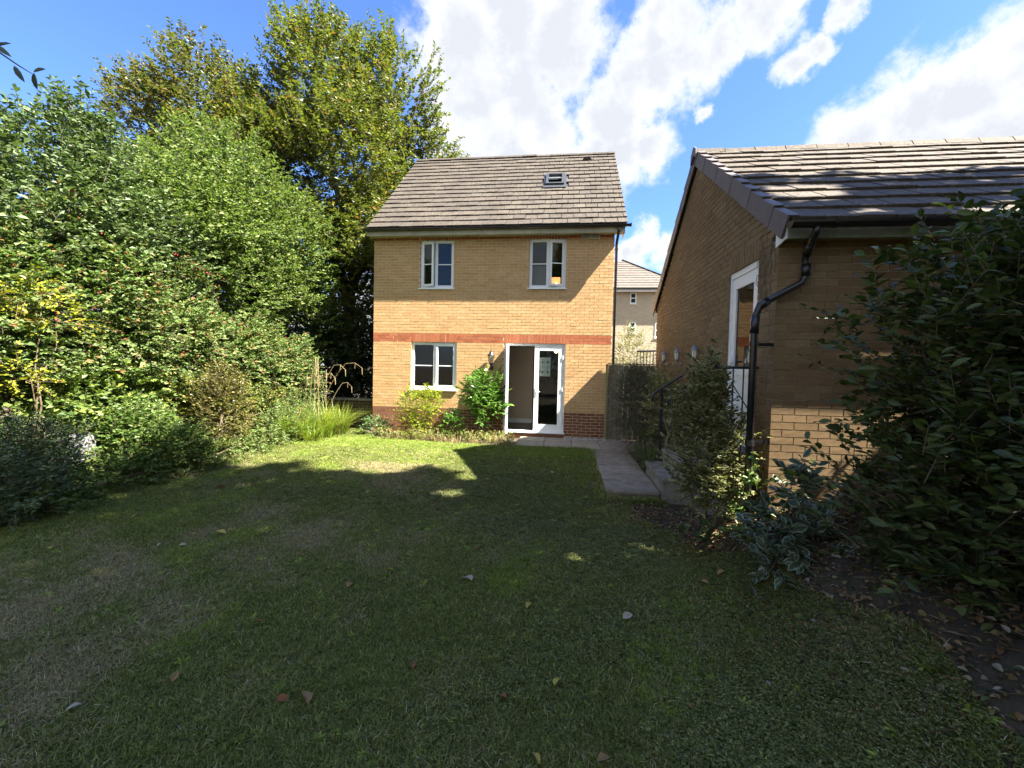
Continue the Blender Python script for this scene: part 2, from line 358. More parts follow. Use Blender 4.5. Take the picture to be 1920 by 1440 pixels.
# ------------------------------------------------------------------ brickwork
def lay(u0, u1, z0, n, cuts, cls, shift=0.):
    """stretcher bond courses between u0 and u1; cuts = (ua, ub, za, zb) left open"""
    out = []
    for k in range(n):
        za = z0 + k * .075; zb = za + .065; zc = (za + zb) / 2; u = u0 - ((k % 2) * .1125 + shift)
        while u < u1 - .02:
            a, b = max(u, u0), min(u + .215, u1); u += .225
            seg = [(a, b)]
            for ca, cb, da, db in cuts:
                if da <= zc <= db:
                    ns = []
                    for p, q in seg:
                        if q <= ca or p >= cb: ns.append((p, q)); continue
                        if p < ca: ns.append((p, ca))
                        if q > cb: ns.append((cb, q))
                    seg = ns
            for p, q in seg:
                if q - p > .025: out.append((p, q, za, zb, cls(k, (p + q) / 2, zc)))
    return out
def soldiers(ua, ub, za, zb, c):
    n = round((ub - ua) / .075); w = (ub - ua) / n
    return [(ua + i * w + .006, ua + (i + 1) * w - .006, za, zb, c) for i in range(n)]
def brick_unit(i):
    b = MB(); xs = [-.5, -.2, .15, .5]; zs = [-.5, 0, .5]; V = []; j = 0.0007
    for z in zs:
        for x in xs: V.append((x + rng.normal(0, .004) * (abs(x) < .5), -abs(rng.normal(0, j)) , z + rng.normal(0, .01) * (z == 0)))
    n = len(V)
    for z in (-.5, .5):
        for x in (-.5, .5): V.append((x, .10, z))
    F = [(r * 4 + c, r * 4 + c + 1, (r + 1) * 4 + c + 1, (r + 1) * 4 + c) for r in range(2) for c in range(3)]
    F += [(0, n, n + 1, 3, 2, 1), (8, 9, 10, 11, n + 3, n + 2), (0, 4, 8, n + 2, n), (3, n + 1, n + 3, 11, 7)]
    b.add(V, F, 0, 0.); return b
BU = []
def brick_meshes(mat):
    r = []
    for i in range(4):
        o = brick_unit(i).build('brick', mat); me = o.data; bpy.data.objects.remove(o); r.append(me)
    return r
def brickwall(parent, bricks, O, U, N, mats, single, ref):
    """bricks nearest to ref as objects, the rest joined in one part"""
    O, U, N = map(Vector, (O, U, N)); Z = Vector((0, 0, 1))
    cen = [(O + U * ((b[0] + b[1]) / 2) + Z * ((b[2] + b[3]) / 2)) for b in bricks]
    order = sorted(range(len(bricks)), key=lambda i: (cen[i] - ref).length + (3.0 if bricks[i][1] - bricks[i][0] < .1 and bricks[i][3] - bricks[i][2] < .1 else 0))
    one = set(order[:single]); ms = [brick_meshes(m) for m in mats]
    joined = MB()
    for i, (a, b, za, zb, c) in enumerate(bricks):
        proud = float(rng.normal(0, .0010)); 
        if i in one:
            o = bpy.data.objects.new('brick', ms[c][i % 4]); COL.objects.link(o); o.parent = parent
            p = cen[i] + N * proud
            M = Matrix.Identity(4); 
            for r in range(3): M[r][0] = U[r] * (b - a); M[r][1] = -N[r]; M[r][2] = Z[r] * (zb - za); M[r][3] = p[r]
            o.matrix_local = M
        else:
            V = []
            for d in (proud, -.10):
                for (u, z) in ((a, za), (b, za), (b, zb), (a, zb)):
                    V.append(tuple(O + U * (u + rng.normal(0, .0012)) + Z * (z + rng.normal(0, .0012)) + N * d))
            joined.add(V, [(0, 1, 2, 3), (0, 4, 5, 1), (1, 5, 6, 2), (2, 6, 7, 3), (3, 7, 4, 0)], c)
    joined.build('brickwork', mats, parent, kind='stuff')
def slab_cells(mb, x0, x1, z0, z1, holes, y0, y1, axis='x', grow=.004):
    xs = sorted({x0, x1} | {min(max(h[i] + (-grow if i == 0 else grow), x0), x1) for h in holes for i in (0, 1)})
    zs = sorted({z0, z1} | {min(max(h[i], z0), z1) for h in holes for i in (2, 3)})
    for zi in range(len(zs) - 1):
        run = None
        for xi in range(len(xs) - 1):
            cx, cz = (xs[xi] + xs[xi + 1]) / 2, (zs[zi] + zs[zi + 1]) / 2
            solid = not any(h[0] - grow <= cx <= h[1] + grow and h[2] <= cz <= h[3] for h in holes)
            if solid and run is None: run = xs[xi]
            if run is not None and (not solid or xi == len(xs) - 2):
                e = xs[xi + 1] if solid else xs[xi]
                if axis == 'x': mb.box(run, e, y0, y1, zs[zi], zs[zi + 1])
                else: mb.box(y0, y1, run, e, zs[zi], zs[zi + 1])
                run = None

# ------------------------------------------------------------------ the house
YH = 10.8165; XL, XR = -5.052, 1.1395
house = thing('brick_house', 'two storey buff brick house with red brick bands, tiled roof and open garden doors', 'house', (-2, 12, 0))
z_of = lambda k: .024 + .075 * k
OP = {'GF': (-4.01, -2.78, 1.074, 2.349), 'UL': (-3.80, -2.90, 3.70, 4.974), 'UR': (-.955, -.03, 3.70, 4.974), 'D': (-1.545, .012, .07, 2.349)}
SO = [(-4.01, -2.78, 2.349, 2.574), (-1.545, .012, 2.349, 2.574), (-3.80, -2.90, 4.974, 5.124), (-.955, -.03, 4.974, 5.124)]
def cls(k, u, z):
    if k < 8: return 2
    if k in (31, 32, 33) or k >= 66: return 1
    return 0
bricks = lay(XL, XR, z_of(-3), 71, [v for v in OP.values()] + SO, lambda k, u, z: cls(k - 3, u, z))
for s in SO: bricks += soldiers(s[0], s[1], s[2] + (0 if s[3] - s[2] > .2 else 0), s[3] - .010, 1)
wall = bpy.data.objects.new('wall', None); COL.objects.link(wall); wall.parent = house
mb = MB(); slab_cells(mb, XL + .004, XR - .004, -.25, 5.12, list(OP.values()), YH + .0045, YH + .098)
# side and rear leaves, gable triangles
mb.box(XL + .003, XL + .25, YH + .10, 17.4, -.25, 5.12); mb.box(XR - .25, XR - .003, YH + .10, 17.4, -.25, 5.12); mb.box(XL + .25, XR - .25, 17.15, 17.4, -.25, 5.12)
for xa, xb in ((XL + .003, XL + .25), (XR - .25, XR - .003)):
    mb.extrude([(YH, 5.12), (17.4, 5.12), (14.15, 8.45)], 0, xa, xb)
wallm = mb.build('mortar', MORTAR, wall)
brickwall(wall, bricks, (0, YH, 0), (1, 0, 0), (0, -1, 0), [BUFF, RED, PLINTH], 300, Vector((-.3, 8.4, 2.1)))
# side brickwork, joined (glimpsed only from beside the house)
sb = MB()
for xf, sgn in ((XL, -1), (XR, 1)):
    for a, b, za, zb, c in lay(YH + .11, 17.4, z_of(-3), 71, [], lambda k, u, z: cls(k - 3, u, z)):
        x = xf + sgn * rng.normal(0, .001)
        V = [(x, a, za), (x, b, za), (x, b, zb), (x, a, zb), (x - sgn * .02, a, za), (x - sgn * .02, b, za), (x - sgn * .02, b, zb), (x - sgn * .02, a, zb)]
        sb.add(V, [(0, 1, 2, 3), (0, 4, 5, 1), (1, 5, 6, 2), (2, 6, 7, 3), (3, 7, 4, 0)], c)
sb.build('side_brickwork', [BUFF, RED, PLINTH], wall, kind='stuff')

# rooms behind the openings
def room(nm, x0, x1, y0, y1, z0, z1, cw, cf):
    b = MB(); t = .05
    b.box(x0, x1, y1, y1 + t, z0, z1, 0); b.box(x0 - t, x0, y0, y1, z0, z1, 0); b.box(x1, x1 + t, y0, y1, z0, z1, 0)
    b.box(x0, x1, y0, y1, z1, z1 + t, 0); b.box(x0, x1, y0, y1, z0 - t, z0, 1)
    return b.build(nm, [cw, cf], house)
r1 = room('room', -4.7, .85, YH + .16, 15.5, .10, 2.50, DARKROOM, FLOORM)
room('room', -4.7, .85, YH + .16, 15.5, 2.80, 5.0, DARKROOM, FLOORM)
b = MB(); b.box(-2.7, -.93, 12.6, 12.72, .10, 2.5); b.build('partition', CREAM, house)
b = MB(); b.box(-2.7, -.93, 12.575, 12.597, .10, .22); b.build('skirting_board', PVC, house)
def bulb(c, r, col, s, nm):
    b = MB(); b.lathe(c, [(0.001, -r), (r * .7, -r * .7), (r, 0), (r * .7, r * .7), (.001, r)], 10); b.build(nm, m_emit(nm, col, s), house)
bulb((-.27, 13.0, 2.26), .06, (1, .72, .25), 5, 'ceiling_bulb')
b = MB(); b.box(-.45, -.20, 12.9, 13.1, 4.30, 4.45); b.build('lampshade', m_emit('lampshade', (1, .35, .12), .30), house)
bulb((-.31, 12.8, 4.22), .045, (1, .65, .25), 3, 'table_lamp_bulb')
b = MB()
for i in range(9): b.bar((-.93 + i * .045, YH + .22 + .02 * (i % 2), 3.75), (-.93 + i * .045, YH + .22 + .02 * (i % 2), 4.35), .05, .012)
b.build('curtain', m_plain('net_curtain', (.20, .20, .19), .9), house)

# windows
def frame_mb(x0, x1, z0, z1, w, y0, y1):
    b = MB(); b.box(x0, x0 + w, y0, y1, z0, z1); b.box(x1 - w, x1, y0, y1, z0, z1); b.box(x0 + w, x1 - w, y0, y1, z0, z0 + w); b.box(x0 + w, x1 - w, y0, y1, z1 - w, z1)
    return b
def light(par, x0, x1, z0, z1, y, sashw, hinge=0, ang=0., sash=True):
    """one light of a window: sash, two panes, glazing bar; hinge -1 left, +1 right"""
    if sash: f = frame_mb(x0, x1, z0, z1, sashw, y - .028, y + .03).build('sash', PVC, par); g = sashw
    else: f = None; g = 0
    zm = (z0 + z1) / 2; parts = []
    for a, c in ((z0 + g, zm), (zm, z1 - g)):
        b = MB(); b.box(x0 + g, x1 - g, y + .004, y + .010, a, c); parts.append(b.build('pane', GLASS, par))
    b = MB(); b.box(x0 + g, x1 - g, y - .012, y + .002, zm - .012, zm + .012); parts.append(b.build('glazing_bar', PVC, par))
    if f: parts.append(f)
    if hinge:
        hx = x0 if hinge < 0 else x1
        M = Matrix.Translation((hx, y, 0)) @ Matrix.Rotation(ang * (1 if hinge > 0 else -1), 4, 'Z') @ Matrix.Translation((-hx, -y, 0))
        for p in parts: p.matrix_local = M
def window(x0, x1, z0, z1, openside, ang, split=.5):
    w = frame_mb(x0 + .003, x1 - .003, z0 + .045, z1 - .004, .052, YH + .055, YH + .125); xm = x0 + (x1 - x0) * split
    w.box(xm - .028, xm + .028, YH + .055, YH + .125, z0 + .097, z1 - .056)
    f = w.build('window', PVC, house)
    b = MB(); b.add([(x0 - .03, YH - .045, z0 + .008), (x1 + .03, YH - .045, z0 + .008), (x1 + .03, YH + .10, z0 + .008), (x0 - .03, YH + .10, z0 + .008),
                     (x0 - .03, YH - .045, z0 + .034), (x1 + .03, YH - .045, z0 + .034), (x1 + .03, YH + .06, z0 + .046), (x0 - .03, YH + .06, z0 + .046)],
                    [(0, 1, 2, 3), (4, 7, 6, 5), (0, 4, 5, 1), (1, 5, 6, 2), (3, 7, 4, 0)]); b.build('sill', PVC, f)
    za, zb = z0 + .098, z1 - .057; y = YH + .078
    if openside == 'l': light(f, x0 + .056, xm - .029, za, zb, y - .02, .05, -1, math.radians(13)); light(f, xm + .029, x1 - .056, za, zb, y, .02)
    elif openside == 'r': light(f, x0 + .056, xm - .029, za, zb, y, .02); light(f, xm + .029, x1 - .056, za, zb, y - .02, .05, 1, math.radians(14))
    else: light(f, x0 + .056, xm - .029, za, zb, y, .018); light(f, xm + .029, x1 - .056, za, zb, y - .02, .05)
    return f
window(*OP['UL'], 'l', 0, .46); window(*OP['UR'], 'r', 0, .52); window(*OP['GF'], 'n', 0, .52)

# garden doors
x0, x1, z0, z1 = OP['D']
df = frame_mb(x0 + .003, x1 - .003, z0, z1 - .006, .055, YH + .04, YH + .11); df.box(x0 - .02, x1 + .02, YH - .045, YH + .039, z0 + .002, z0 + .036)
door = df.build('garden_doors', PVC, house)
def leaf(x0, x1, mirror):
    b = frame_mb(x0, x1, z0 + .058, z1 - .063, .115, YH + .028, YH + .088); b.box(x0 + .115, x1 - .115, YH + .03, YH + .086, z0 + .173, z0 + .225)
    lf = b.build('door_leaf', PVC, door)
    g = MB(); g.box(x0 + .115, x1 - .115, YH + .055, YH + .064, z0 + .225, z1 - .178); g.build('pane', GLASS, lf)
    h = MB(); hx = x0 + .05 if mirror else x1 - .05
    h.box(hx - .015, hx + .015, YH + .012, YH + .0275, 1.02, 1.24); h.box(hx - (.0 if mirror else .11), hx + (.11 if mirror else .0), YH - .004, YH + .010, 1.12, 1.14); h.build('handle', PVC, lf)
    for hz in (.42, 1.2, 2.0):
        k = MB(); kx = x1 + .004 if mirror else x0 - .004; k.box(kx - .012, kx + .012, YH + .006, YH + .026, hz - .05, hz + .05); k.build('hinge', PVC, lf)
    return lf
xm = (x0 + x1) / 2
leaf(xm + .004, x1 - .058, True)
ol = leaf(x0 + .058, xm - .004, False)
hx = x0 + .058; hy = YH + .028
ol.matrix_local = Matrix.Translation((hx, hy, 0)) @ Matrix.Rotation(math.radians(-82), 4, 'Z') @ Matrix.Translation((-hx, -hy, 0))
b = MB(); b.box(x0 + .003, x1 - .003, YH - .02, YH + .09, -.06, z0 - .002); b.build('threshold', PLINTH, house)
# leaded panel hanging behind the glass
px0, px1, pz0, pz1 = -.635, -.36, 1.52, 2.0; yy = YH + .135
b = MB(); b.box(px0, px1, yy, yy + .006, pz0, pz1, 0)
for fx_ in (.25, .75): b.box(px0 + (px1 - px0) * fx_ - .003, px0 + (px1 - px0) * fx_ + .003, yy - .003, yy - .0005, pz0 + .04, pz1 - .04, 1)
for fz_ in (.25, .5, .75): b.box(px0, px1, yy - .006, yy - .0035, pz0 + (pz1 - pz0) * fz_ - .003, pz0 + (pz1 - pz0) * fz_ + .003, 1)
for fx_ in (.25, .75):
    for fz_ in (.22, .76):
        cx, cz = px0 + (px1 - px0) * fx_, pz0 + (pz1 - pz0) * fz_; r = .028
        b.add([(cx - r, yy - .008, cz), (cx, yy - .008, cz - r * 1.3), (cx + r, yy - .008, cz), (cx, yy - .008, cz + r * 1.3)], [(0, 1, 2, 3)], 2)
pan = b.build('leaded_glass_panel', [m_plain('opal_glass', (.75, .74, .60), .4), m_plain('lead_came', (.12, .08, .06), .5), m_plain('red_glass', (.30, .03, .02), .3)])
pan['label'] = 'cream leaded glass panel with four dark red diamonds behind the closed door leaf'; pan['category'] = 'glass panel'

# roofs: slope frames
class Slope:
    def __init__(s, ye, ze, k, dirn): s.a = math.atan(k); s.ye, s.ze = ye, ze; s.d = dirn; s.t = Vector((0, dirn * math.cos(s.a), math.sin(s.a))); s.n = Vector((0, -dirn * math.sin(s.a), math.cos(s.a)))
    def P(s, x, u, n=0.): return Vector((x, s.ye, s.ze)) + s.t * u + s.n * n
def tile_geo(w, L, th, bell=.0):
    # tail at y=0 lifted on the course below, head at y=L
    b = MB(); c = .004
    prof = [(0, .006), (0, .006 + th - c), (c, .006 + th), (L * .5, th * .55), (L, 0.0), (L, -.012), (L * .5, -.006)]
    V = [(x, y, z) for x in (0, w) for y, z in prof]; n = len(prof)
    F = [(k, (k + 1) % n, n + (k + 1) % n, n + k) for k in range(n)] + [tuple(range(n - 1, -1, -1)), tuple(range(n, 2 * n))]
    b.add(V, F, 0, 0.); return b
def roof_tiles(parent, sl, xa, xb, rows, gauge, w, mat, single, ref, skip=None, th=.026, flip=False):
    metas = []
    for i in range(3):
        o = tile_geo(w - .010 - .002 * i, gauge + .06, th + .003 * i).build('tile', mat); me = o.data; bpy.data.objects.remove(o); metas.append(me)
    items = []
    for r in range(rows):
        x = xa - (r % 2) * w / 2
        while x < xb - .01:
            a, b_ = max(x, xa), min(x + w, xb); x += w
            if b_ - a < .04: continue
            if skip and skip((a + b_) / 2, (r + .5) * gauge): continue
            items.append((a, b_, r))
    order = sorted(range(len(items)), key=lambda i: (sl.P((items[i][0] + items[i][1]) / 2, items[i][2] * gauge) - ref).length)
    one = set(order[:single]); J = MB()
    for i, (a, b_, r) in enumerate(items):
        jt = rng.normal(0, .0025, 3); o0 = sl.P(a, r * gauge + jt[0], jt[1] * .8); sx = (b_ - a) / w
        M = Matrix.Identity(4); tx = Vector((1, 0, 0)); tt = sl.t + sl.n * float(jt[2]) * .6
        for q in range(3): M[q][0] = tx[q] * sx; M[q][1] = tt[q]; M[q][2] = sl.n[q]; M[q][3] = o0[q]
        me = metas[i % 3]
        if i in one:
            o = bpy.data.objects.new('tile', me); COL.objects.link(o); o.parent = parent; o.matrix_local = M
        else:
            J.add([tuple(M @ v.co) for v in me.vertices], [tuple(p.vertices) for p in me.polygons], 0)
    if J.v: J.build('tiling', mat, parent, kind='stuff')
roof = bpy.data.objects.new('roof', None); COL.objects.link(roof); roof.parent = house
SLH = Slope(10.50, 5.21, .934, 1); LH = 4.995; GH = LH / 17
XA, XB = -5.12, 1.405
roof_tiles(roof, SLH, XA, XB, 17, GH, .30, TILE, 300, Vector((-.2, 10.4, 5.2)), skip=lambda x, u: -.66 < x < -.16 and 2.34 < u < 3.24)
b = MB()
for d in (0, 1):
    s = SLH if d == 0 else Slope(17.80, 5.21, .934, -1)
    V = [tuple(s.P(x, u, n)) for n in (-.02, -.07) for u in (-.0, LH - .02) for x in (XA + .03, XB - .03)]
    b.add(V, [(0, 1, 3, 2), (4, 6, 7, 5), (0, 4, 5, 1), (1, 5, 7, 3), (3, 7, 6, 2), (2, 6, 4, 0)])
b.build('roof_deck', LEAD, roof)
sb_ = Slope(17.80, 5.21, .934, -1); J = MB()
for r in range(17):
    V = [tuple(sb_.P(x, r * GH + y, z)) for x in (XA, XB) for y, z in ((0, .0), (0, .03), (GH + .02, .004), (GH + .02, -.02))]
    J.add(V, [(0, 1, 2, 3), (7, 6, 5, 4), (0, 4, 5, 1), (1, 5, 6, 2)], 0)
J.build('rear_tiling', TILE, roof, kind='stuff')
def ridge_tiles(parent, y, z, xa, xb, mat, L=.45, r=.12, drop=.075):
    prof = [(-r, -drop), (-r * .62, -.008), (0, .028), (r * .62, -.008), (r, -drop), (r * .85, -drop - .012), (0, .006), (-r * .85, -drop - .012)]
    b = MB(); b.extrude(prof, 0, 0, L - .012); o = b.build('ridge_tile', mat); me = o.data; bpy.data.objects.remove(o)
    x = xa; i = 0
    while x < xb - .05:
        o = bpy.data.objects.new('ridge_tile', me); COL.objects.link(o); o.parent = parent
        o.location = (x, y, z + rng.normal(0, .004)); o.scale = (min(1, (xb - x) / L), 1, 1); o.rotation_euler = (0, rng.normal(0, .006), 0); x += L; i += 1
ridge_tiles(roof, 14.15, SLH.P(0, LH).z + .035, XA, XB + .01, TILE)
# roof window, set in the slope, with flashing and an inner pane tipped ajar
rw = MB(); u0, u1, xw0, xw1 = 2.40, 3.18, -.67, -.15
def sbox(b, sl, xa, xb, ua, ub, na, nb, mi=0):
    V = [tuple(sl.P(x, u, n)) for n in (na, nb) for u in (ua, ub) for x in (xa, xb)]
    b.add(V, [(0, 1, 3, 2), (4, 6, 7, 5), (0, 4, 5, 1), (1, 5, 7, 3), (3, 7, 6, 2), (2, 6, 4, 0)], mi)
for a, c, d, e in ((xw0, xw0 + .07, u0, u1), (xw1 - .07, xw1, u0, u1), (xw0 + .07, xw1 - .07, u0, u0 + .07), (xw0 + .07, xw1 - .07, u1 - .07, u1)): sbox(rw, SLH, a, c, d, e, -.05, .10)
rwo = rw.build('roof_window', LEAD, roof)
b = MB(); sbox(b, SLH, xw0 - .06, xw0 - .002, u0 - .16, u1 + .05, .03, .045); sbox(b, SLH, xw1 + .002, xw1 + .06, u0 - .16, u1 + .05, .03, .045); sbox(b, SLH, xw0 - .002, xw1 + .002, u0 - .17, u0 - .002, .034, .049); b.build('flashing', LEAD, rwo)
b = MB(); sbox(b, SLH, xw0 + .07, xw1 - .07, u0 + .07, u0 + .30, .045, .055); b.build('pane', GLASS, rwo)
b = MB(); s2 = Slope(SLH.P(0, u0 + .30, .10).y, SLH.P(0, u0 + .30, .10).z, .55, 1); sbox(b, s2, xw0 + .075, xw1 - .075, 0, .34, 0, .02); b.build('tilted_sash', m_plain('dusty_glass', (.16, .18, .20), .2), rwo)
b = MB(); b.add([tuple(SLH.P(x, u, n)) for x, u, n in ((.38, 4.42, .03), (.68, 4.42, .03), (.64, 4.62, .03), (.42, 4.62, .03), (.46, 4.44, .12), (.60, 4.44, .12))], [(0, 1, 5, 4), (1, 2, 5), (2, 3, 4, 5), (3, 0, 4)]); b.build('roof_vent', TILE, roof)
# eaves
b = MB(); b.box(-5.13, 1.345, 10.535, 10.555, 5.01, 5.18); b.build('fascia_board', FASCIA, house)
b = MB(); b.box(-5.13, 1.345, 10.556, YH - .002, 5.035, 5.045); b.build('soffit_board', FASCIA, house)
b = MB(); b.extrude([(10.56, 5.01), (YH + .2, 5.01), (YH + .2, 5.50), (10.56, 5.2)], 0, 1.33, 1.35); b.build('box_end', FASCIA, house)
b = MB(); sbox(b, SLH, 1.345, 1.37, .1, LH - .03, -.20, -.01); b.build('barge_board', FASCIA, house)
def gutter(parent, y, z, xa, xb, r, mat=None):
    arc = lambda q, n: [(y + q * math.cos(a), z + q * math.sin(a)) for a in np.linspace(math.pi, 2 * math.pi, n)]
    b = MB(); b.extrude(arc(r, 9) + arc(r - .008, 9)[::-1], 0, xa, xb); g = b.build('gutter', BLACK, parent)
    for x in np.arange(xa + .35, xb, .9):
        b = MB(); b.extrude(arc(r + .006, 7) + [(y + r + .006, z + .012), (y - r - .006, z + .012)], 0, x, x + .03); b.build('gutter_bracket', BLACK, g)
    for x in (xa, xb):
        b = MB(); b.extrude(arc(r + .002, 9), 0, x - .005, x + .005); b.build('end_cap', BLACK, g)
    return g
gutter(house, 10.475, 5.175, -5.2, 1.46, .056)
b = MB(); b.tube([(1.195, 10.475, 5.12), (1.195, 10.48, 5.03), (1.195, 10.86, 4.86), (1.195, 10.885, 4.80), (1.195, 10.885, .02)], .034, 10); dp = b.build('downpipe', BLACK, house, smooth=True)
for z in (4.7, 3.0, 1.4):
    b = MB(); b.tube([(1.195, 10.885, z - .025), (1.195, 10.885, z + .025)], .042, 10); b.box(1.141, 1.2, 10.87, 10.90, z - .012, z + .012); b.build('pipe_bracket', BLACK, dp)
b = MB()
for xa in (.335, .565):
    b.box(xa, xa + .215, YH - .10, YH - .003, 4.925, 5.03)
o = b.build('twin_vent', m_plain('vent_plastic', (.44, .41, .31), .6), house)
for xa in (.335, .565):
    b = MB()
    for i in range(6): b.box(xa + .02, xa + .195, YH - .112, YH - .1005, 4.935 + i * .015, 4.943 + i * .015)
    b.build('louvre', m_plain('louvre_plastic', (.20, .19, .14), .6), o)

# coach lantern by the doors
def coach_lantern(name, x, y, z, nrmv, sc_, label, group=None, mats=None, hood=False):
    """z is the base of the glass; nrmv points out of the wall"""
    o = thing(name, label, 'wall light', (x, y, z), group); k = sc_; n = Vector(nrmv); c = Vector((x, y, z)) + n * .13 * k
    mF, mG = mats
    b = MB(); b.tube([(x + n.x * .005, y + n.y * .005, z - .12 * k), (x + n.x * .03 * k, y + n.y * .03 * k, z - .12 * k)], .05 * k, 12); b.build('wall_plate', mF, o)
    b = MB(); b.tube([Vector((x, y, z - .12 * k)) + n * .02, Vector((x, y, z - .17 * k)) + n * .07 * k, Vector((x, y, z - .12 * k)) + n * .13 * k, c - Vector((0, 0, .03 * k))], .013 * k, 8); b.build('bracket', mF, o)
    b = MB(); b.lathe(c, [(.001, -.07 * k), (.02 * k, -.06 * k), (.045 * k, -.03 * k), (.055 * k, 0), (.001, .004 * k)], 8); b.build('base', mF, o)
    b = MB(); b.lathe(c, [(.048 * k, .004 * k), (.068 * k, .18 * k)], 8); b.build('glass', mG, o)
    b = MB()
    for i in range(6):
        a = i * math.pi / 3; b.tube([(c.x + .05 * k * math.cos(a), c.y + .05 * k * math.sin(a), c.z + .004 * k), (c.x + .071 * k * math.cos(a), c.y + .071 * k * math.sin(a), c.z + .18 * k)], .006 * k, 5)
    b.build('cage', mF, o)
    b = MB(); b.lathe(c, [(.095 * k, .18 * k), (.09 * k, .20 * k), (.05 * k, .25 * k), (.035 * k, .275 * k), (.04 * k, .29 * k), (.012 * k, .31 * k), (.012 * k, .335 * k), (.001, .345 * k)], 10); b.build('hood', mF, o)
    b = MB(); b.lathe(c, [(.012 * k, .01 * k), (.012 * k, .07 * k), (.022 * k, .10 * k), (.018 * k, .13 * k), (.001, .14 * k)], 8); b.build('bulb', m_plain('opal_bulb', (.8, .78, .7), .3), o)
    settle(o); return o
coach_lantern('wall_lantern', -1.86, YH, 1.83, (0, -1, 0), 1.0, 'black coach lantern on the house wall above the laurel, beside the garden doors', mats=(BLKMET, GLASS))
settle(house)
bpy.context.view_layer.update()

# ------------------------------------------------------------------ garage
XG, YG = 2.073, 4.566; XGE = 10.0
garage = thing('brick_garage', 'single storey buff brick garage with dark tiled gable roof and white side door', 'garage', (4, 7, 0))
SG = Slope(4.30, 3.140, .697, 1); LG = 3.08 / math.cos(SG.a); GG = LG / 11; SGB = Slope(10.46, 3.140, .697, -1)
gz = lambda k: 3.03 - .010 - .065 - .075 * (46 - k)
gw = bpy.data.objects.new('wall', None); COL.objects.link(gw); gw.parent = garage
mb = MB(); mb.box(XG + .0985, XGE, YG + .0075, YG + .098, -.4, 3.04)
DG = (4.996, 5.835, .86, 2.966)
slab_cells(mb, YG + .0075, 10.15, -.4, 3.04, [DG], XG + .0075, XG + .098, 'y')
mb.extrude([(YG + .10, 3.04), (10.15, 3.04), (7.38, 5.12)], 0, XG + .0075, XG + .098)
mb.box(XG + .1, XGE, 10.05, 10.15, -.4, 3.04); mb.box(XGE - .1, XGE, YG + .1, 10.05, -.4, 3.04)
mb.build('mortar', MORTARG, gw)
bf = lay(XG, 8.0, gz(0), 47, [], lambda k, u, z: 0)
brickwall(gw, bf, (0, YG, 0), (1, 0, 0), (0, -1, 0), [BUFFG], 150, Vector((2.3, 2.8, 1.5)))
def slope_top(y): return min(3.145 + .688 * (y - 4.30), 3.145 + .688 * (10.46 - y)) - .04
# gable: u runs towards the camera so that the frame stays right-handed
bg_ = [b_ for b_ in lay(-10.15, -YG - .104, gz(0), 76, [(-DG[1], -DG[0], DG[2], DG[3]), (-DG[1], -DG[0], DG[3], DG[3] + .225)], lambda k, u, z: 0, .05) if b_[3] < min(slope_top(-b_[0]), slope_top(-b_[1])) + .01]
bg_ += soldiers(-DG[1], -DG[0], DG[3], DG[3] + .215, 0)
# quoin returns
bg_ += [(-YG - .1, -YG - .0, gz(k), gz(k) + .065, 0) for k in range(47)] if False else []
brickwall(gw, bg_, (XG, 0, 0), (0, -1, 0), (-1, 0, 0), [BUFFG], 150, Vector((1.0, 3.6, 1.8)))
gr = bpy.data.objects.new('roof', None); COL.objects.link(gr); gr.parent = garage
roof_tiles(gr, SG, 2.05, XGE, 11, GG, .30, TILEG, 300, Vector((2.4, 2.6, 3.6)), th=.024)
b = MB()
for s in (SG, SGB): sbox(b, s, 2.08, XGE, 0, LG - .01, -.07, -.02)
b.build('roof_deck', LEAD, gr)
J = MB()
for r in range(11):
    V = [tuple(SGB.P(x, r * GG + y, z)) for x in (2.05, XGE) for y, z in ((0, .0), (0, .03), (GG + .02, .004), (GG + .02, -.02))]
    J.add(V, [(0, 1, 2, 3), (7, 6, 5, 4), (0, 4, 5, 1), (1, 5, 6, 2)], 0)
J.build('rear_tiling', TILEG, gr, kind='stuff')
ridge_tiles(gr, 7.38, SG.P(0, LG).z + .02, 2.0, XGE, TILEG, .45, .13, .09)
# dry verge units down both slopes
for s in (SG, SGB):
    b = MB(); th = .035
    V = [(0, 0, -.175), (0, 0, th + .012), (0, GG + .03, .018), (0, GG + .03, -.175)]
    V += [(.022, y, z) for _, y, z in V] + [(.10, 0, th + .012), (.10, GG + .03, .018), (.10, 0, th), (.10, GG + .03, .006), (.022, 0, th), (.022, GG + .03, .006)]
    b.add(V, [(0, 1, 2, 3), (7, 6, 12, 4) if False else (4, 7, 6, 5), (0, 4, 5, 1), (3, 2, 6, 7), (0, 3, 7, 4), (1, 8, 9, 2), (8, 10, 11, 9), (10, 12, 13, 11), (1, 12, 10, 8)], 0, 0.)
    o = b.build('verge_tile', VERGE); me = o.data; bpy.data.objects.remove(o)
    for r in range(11):
        o = bpy.data.objects.new('verge_tile', me); COL.objects.link(o); o.parent = gr
        M = Matrix.Identity(4); p = s.P(2.012 - .004 * (r % 2), r * GG, .0)
        for q in range(3): M[q][0] = (1, 0, 0)[q]; M[q][1] = s.t[q]; M[q][2] = s.n[q]; M[q][3] = p[q]
        o.matrix_local = M
b = MB(); b.extrude([(7.38 - .15, SG.P(0, LG).z - .15), (7.38, SG.P(0, LG).z - .05), (7.38 + .15, SG.P(0, LG).z - .15), (7.38 + .13, SG.P(0, LG).z + .0), (7.38, SG.P(0, LG).z + .09), (7.38 - .13, SG.P(0, LG).z + .0)], 0, 1.985, 2.008); b.build('ridge_end_cap', VERGE, gr)
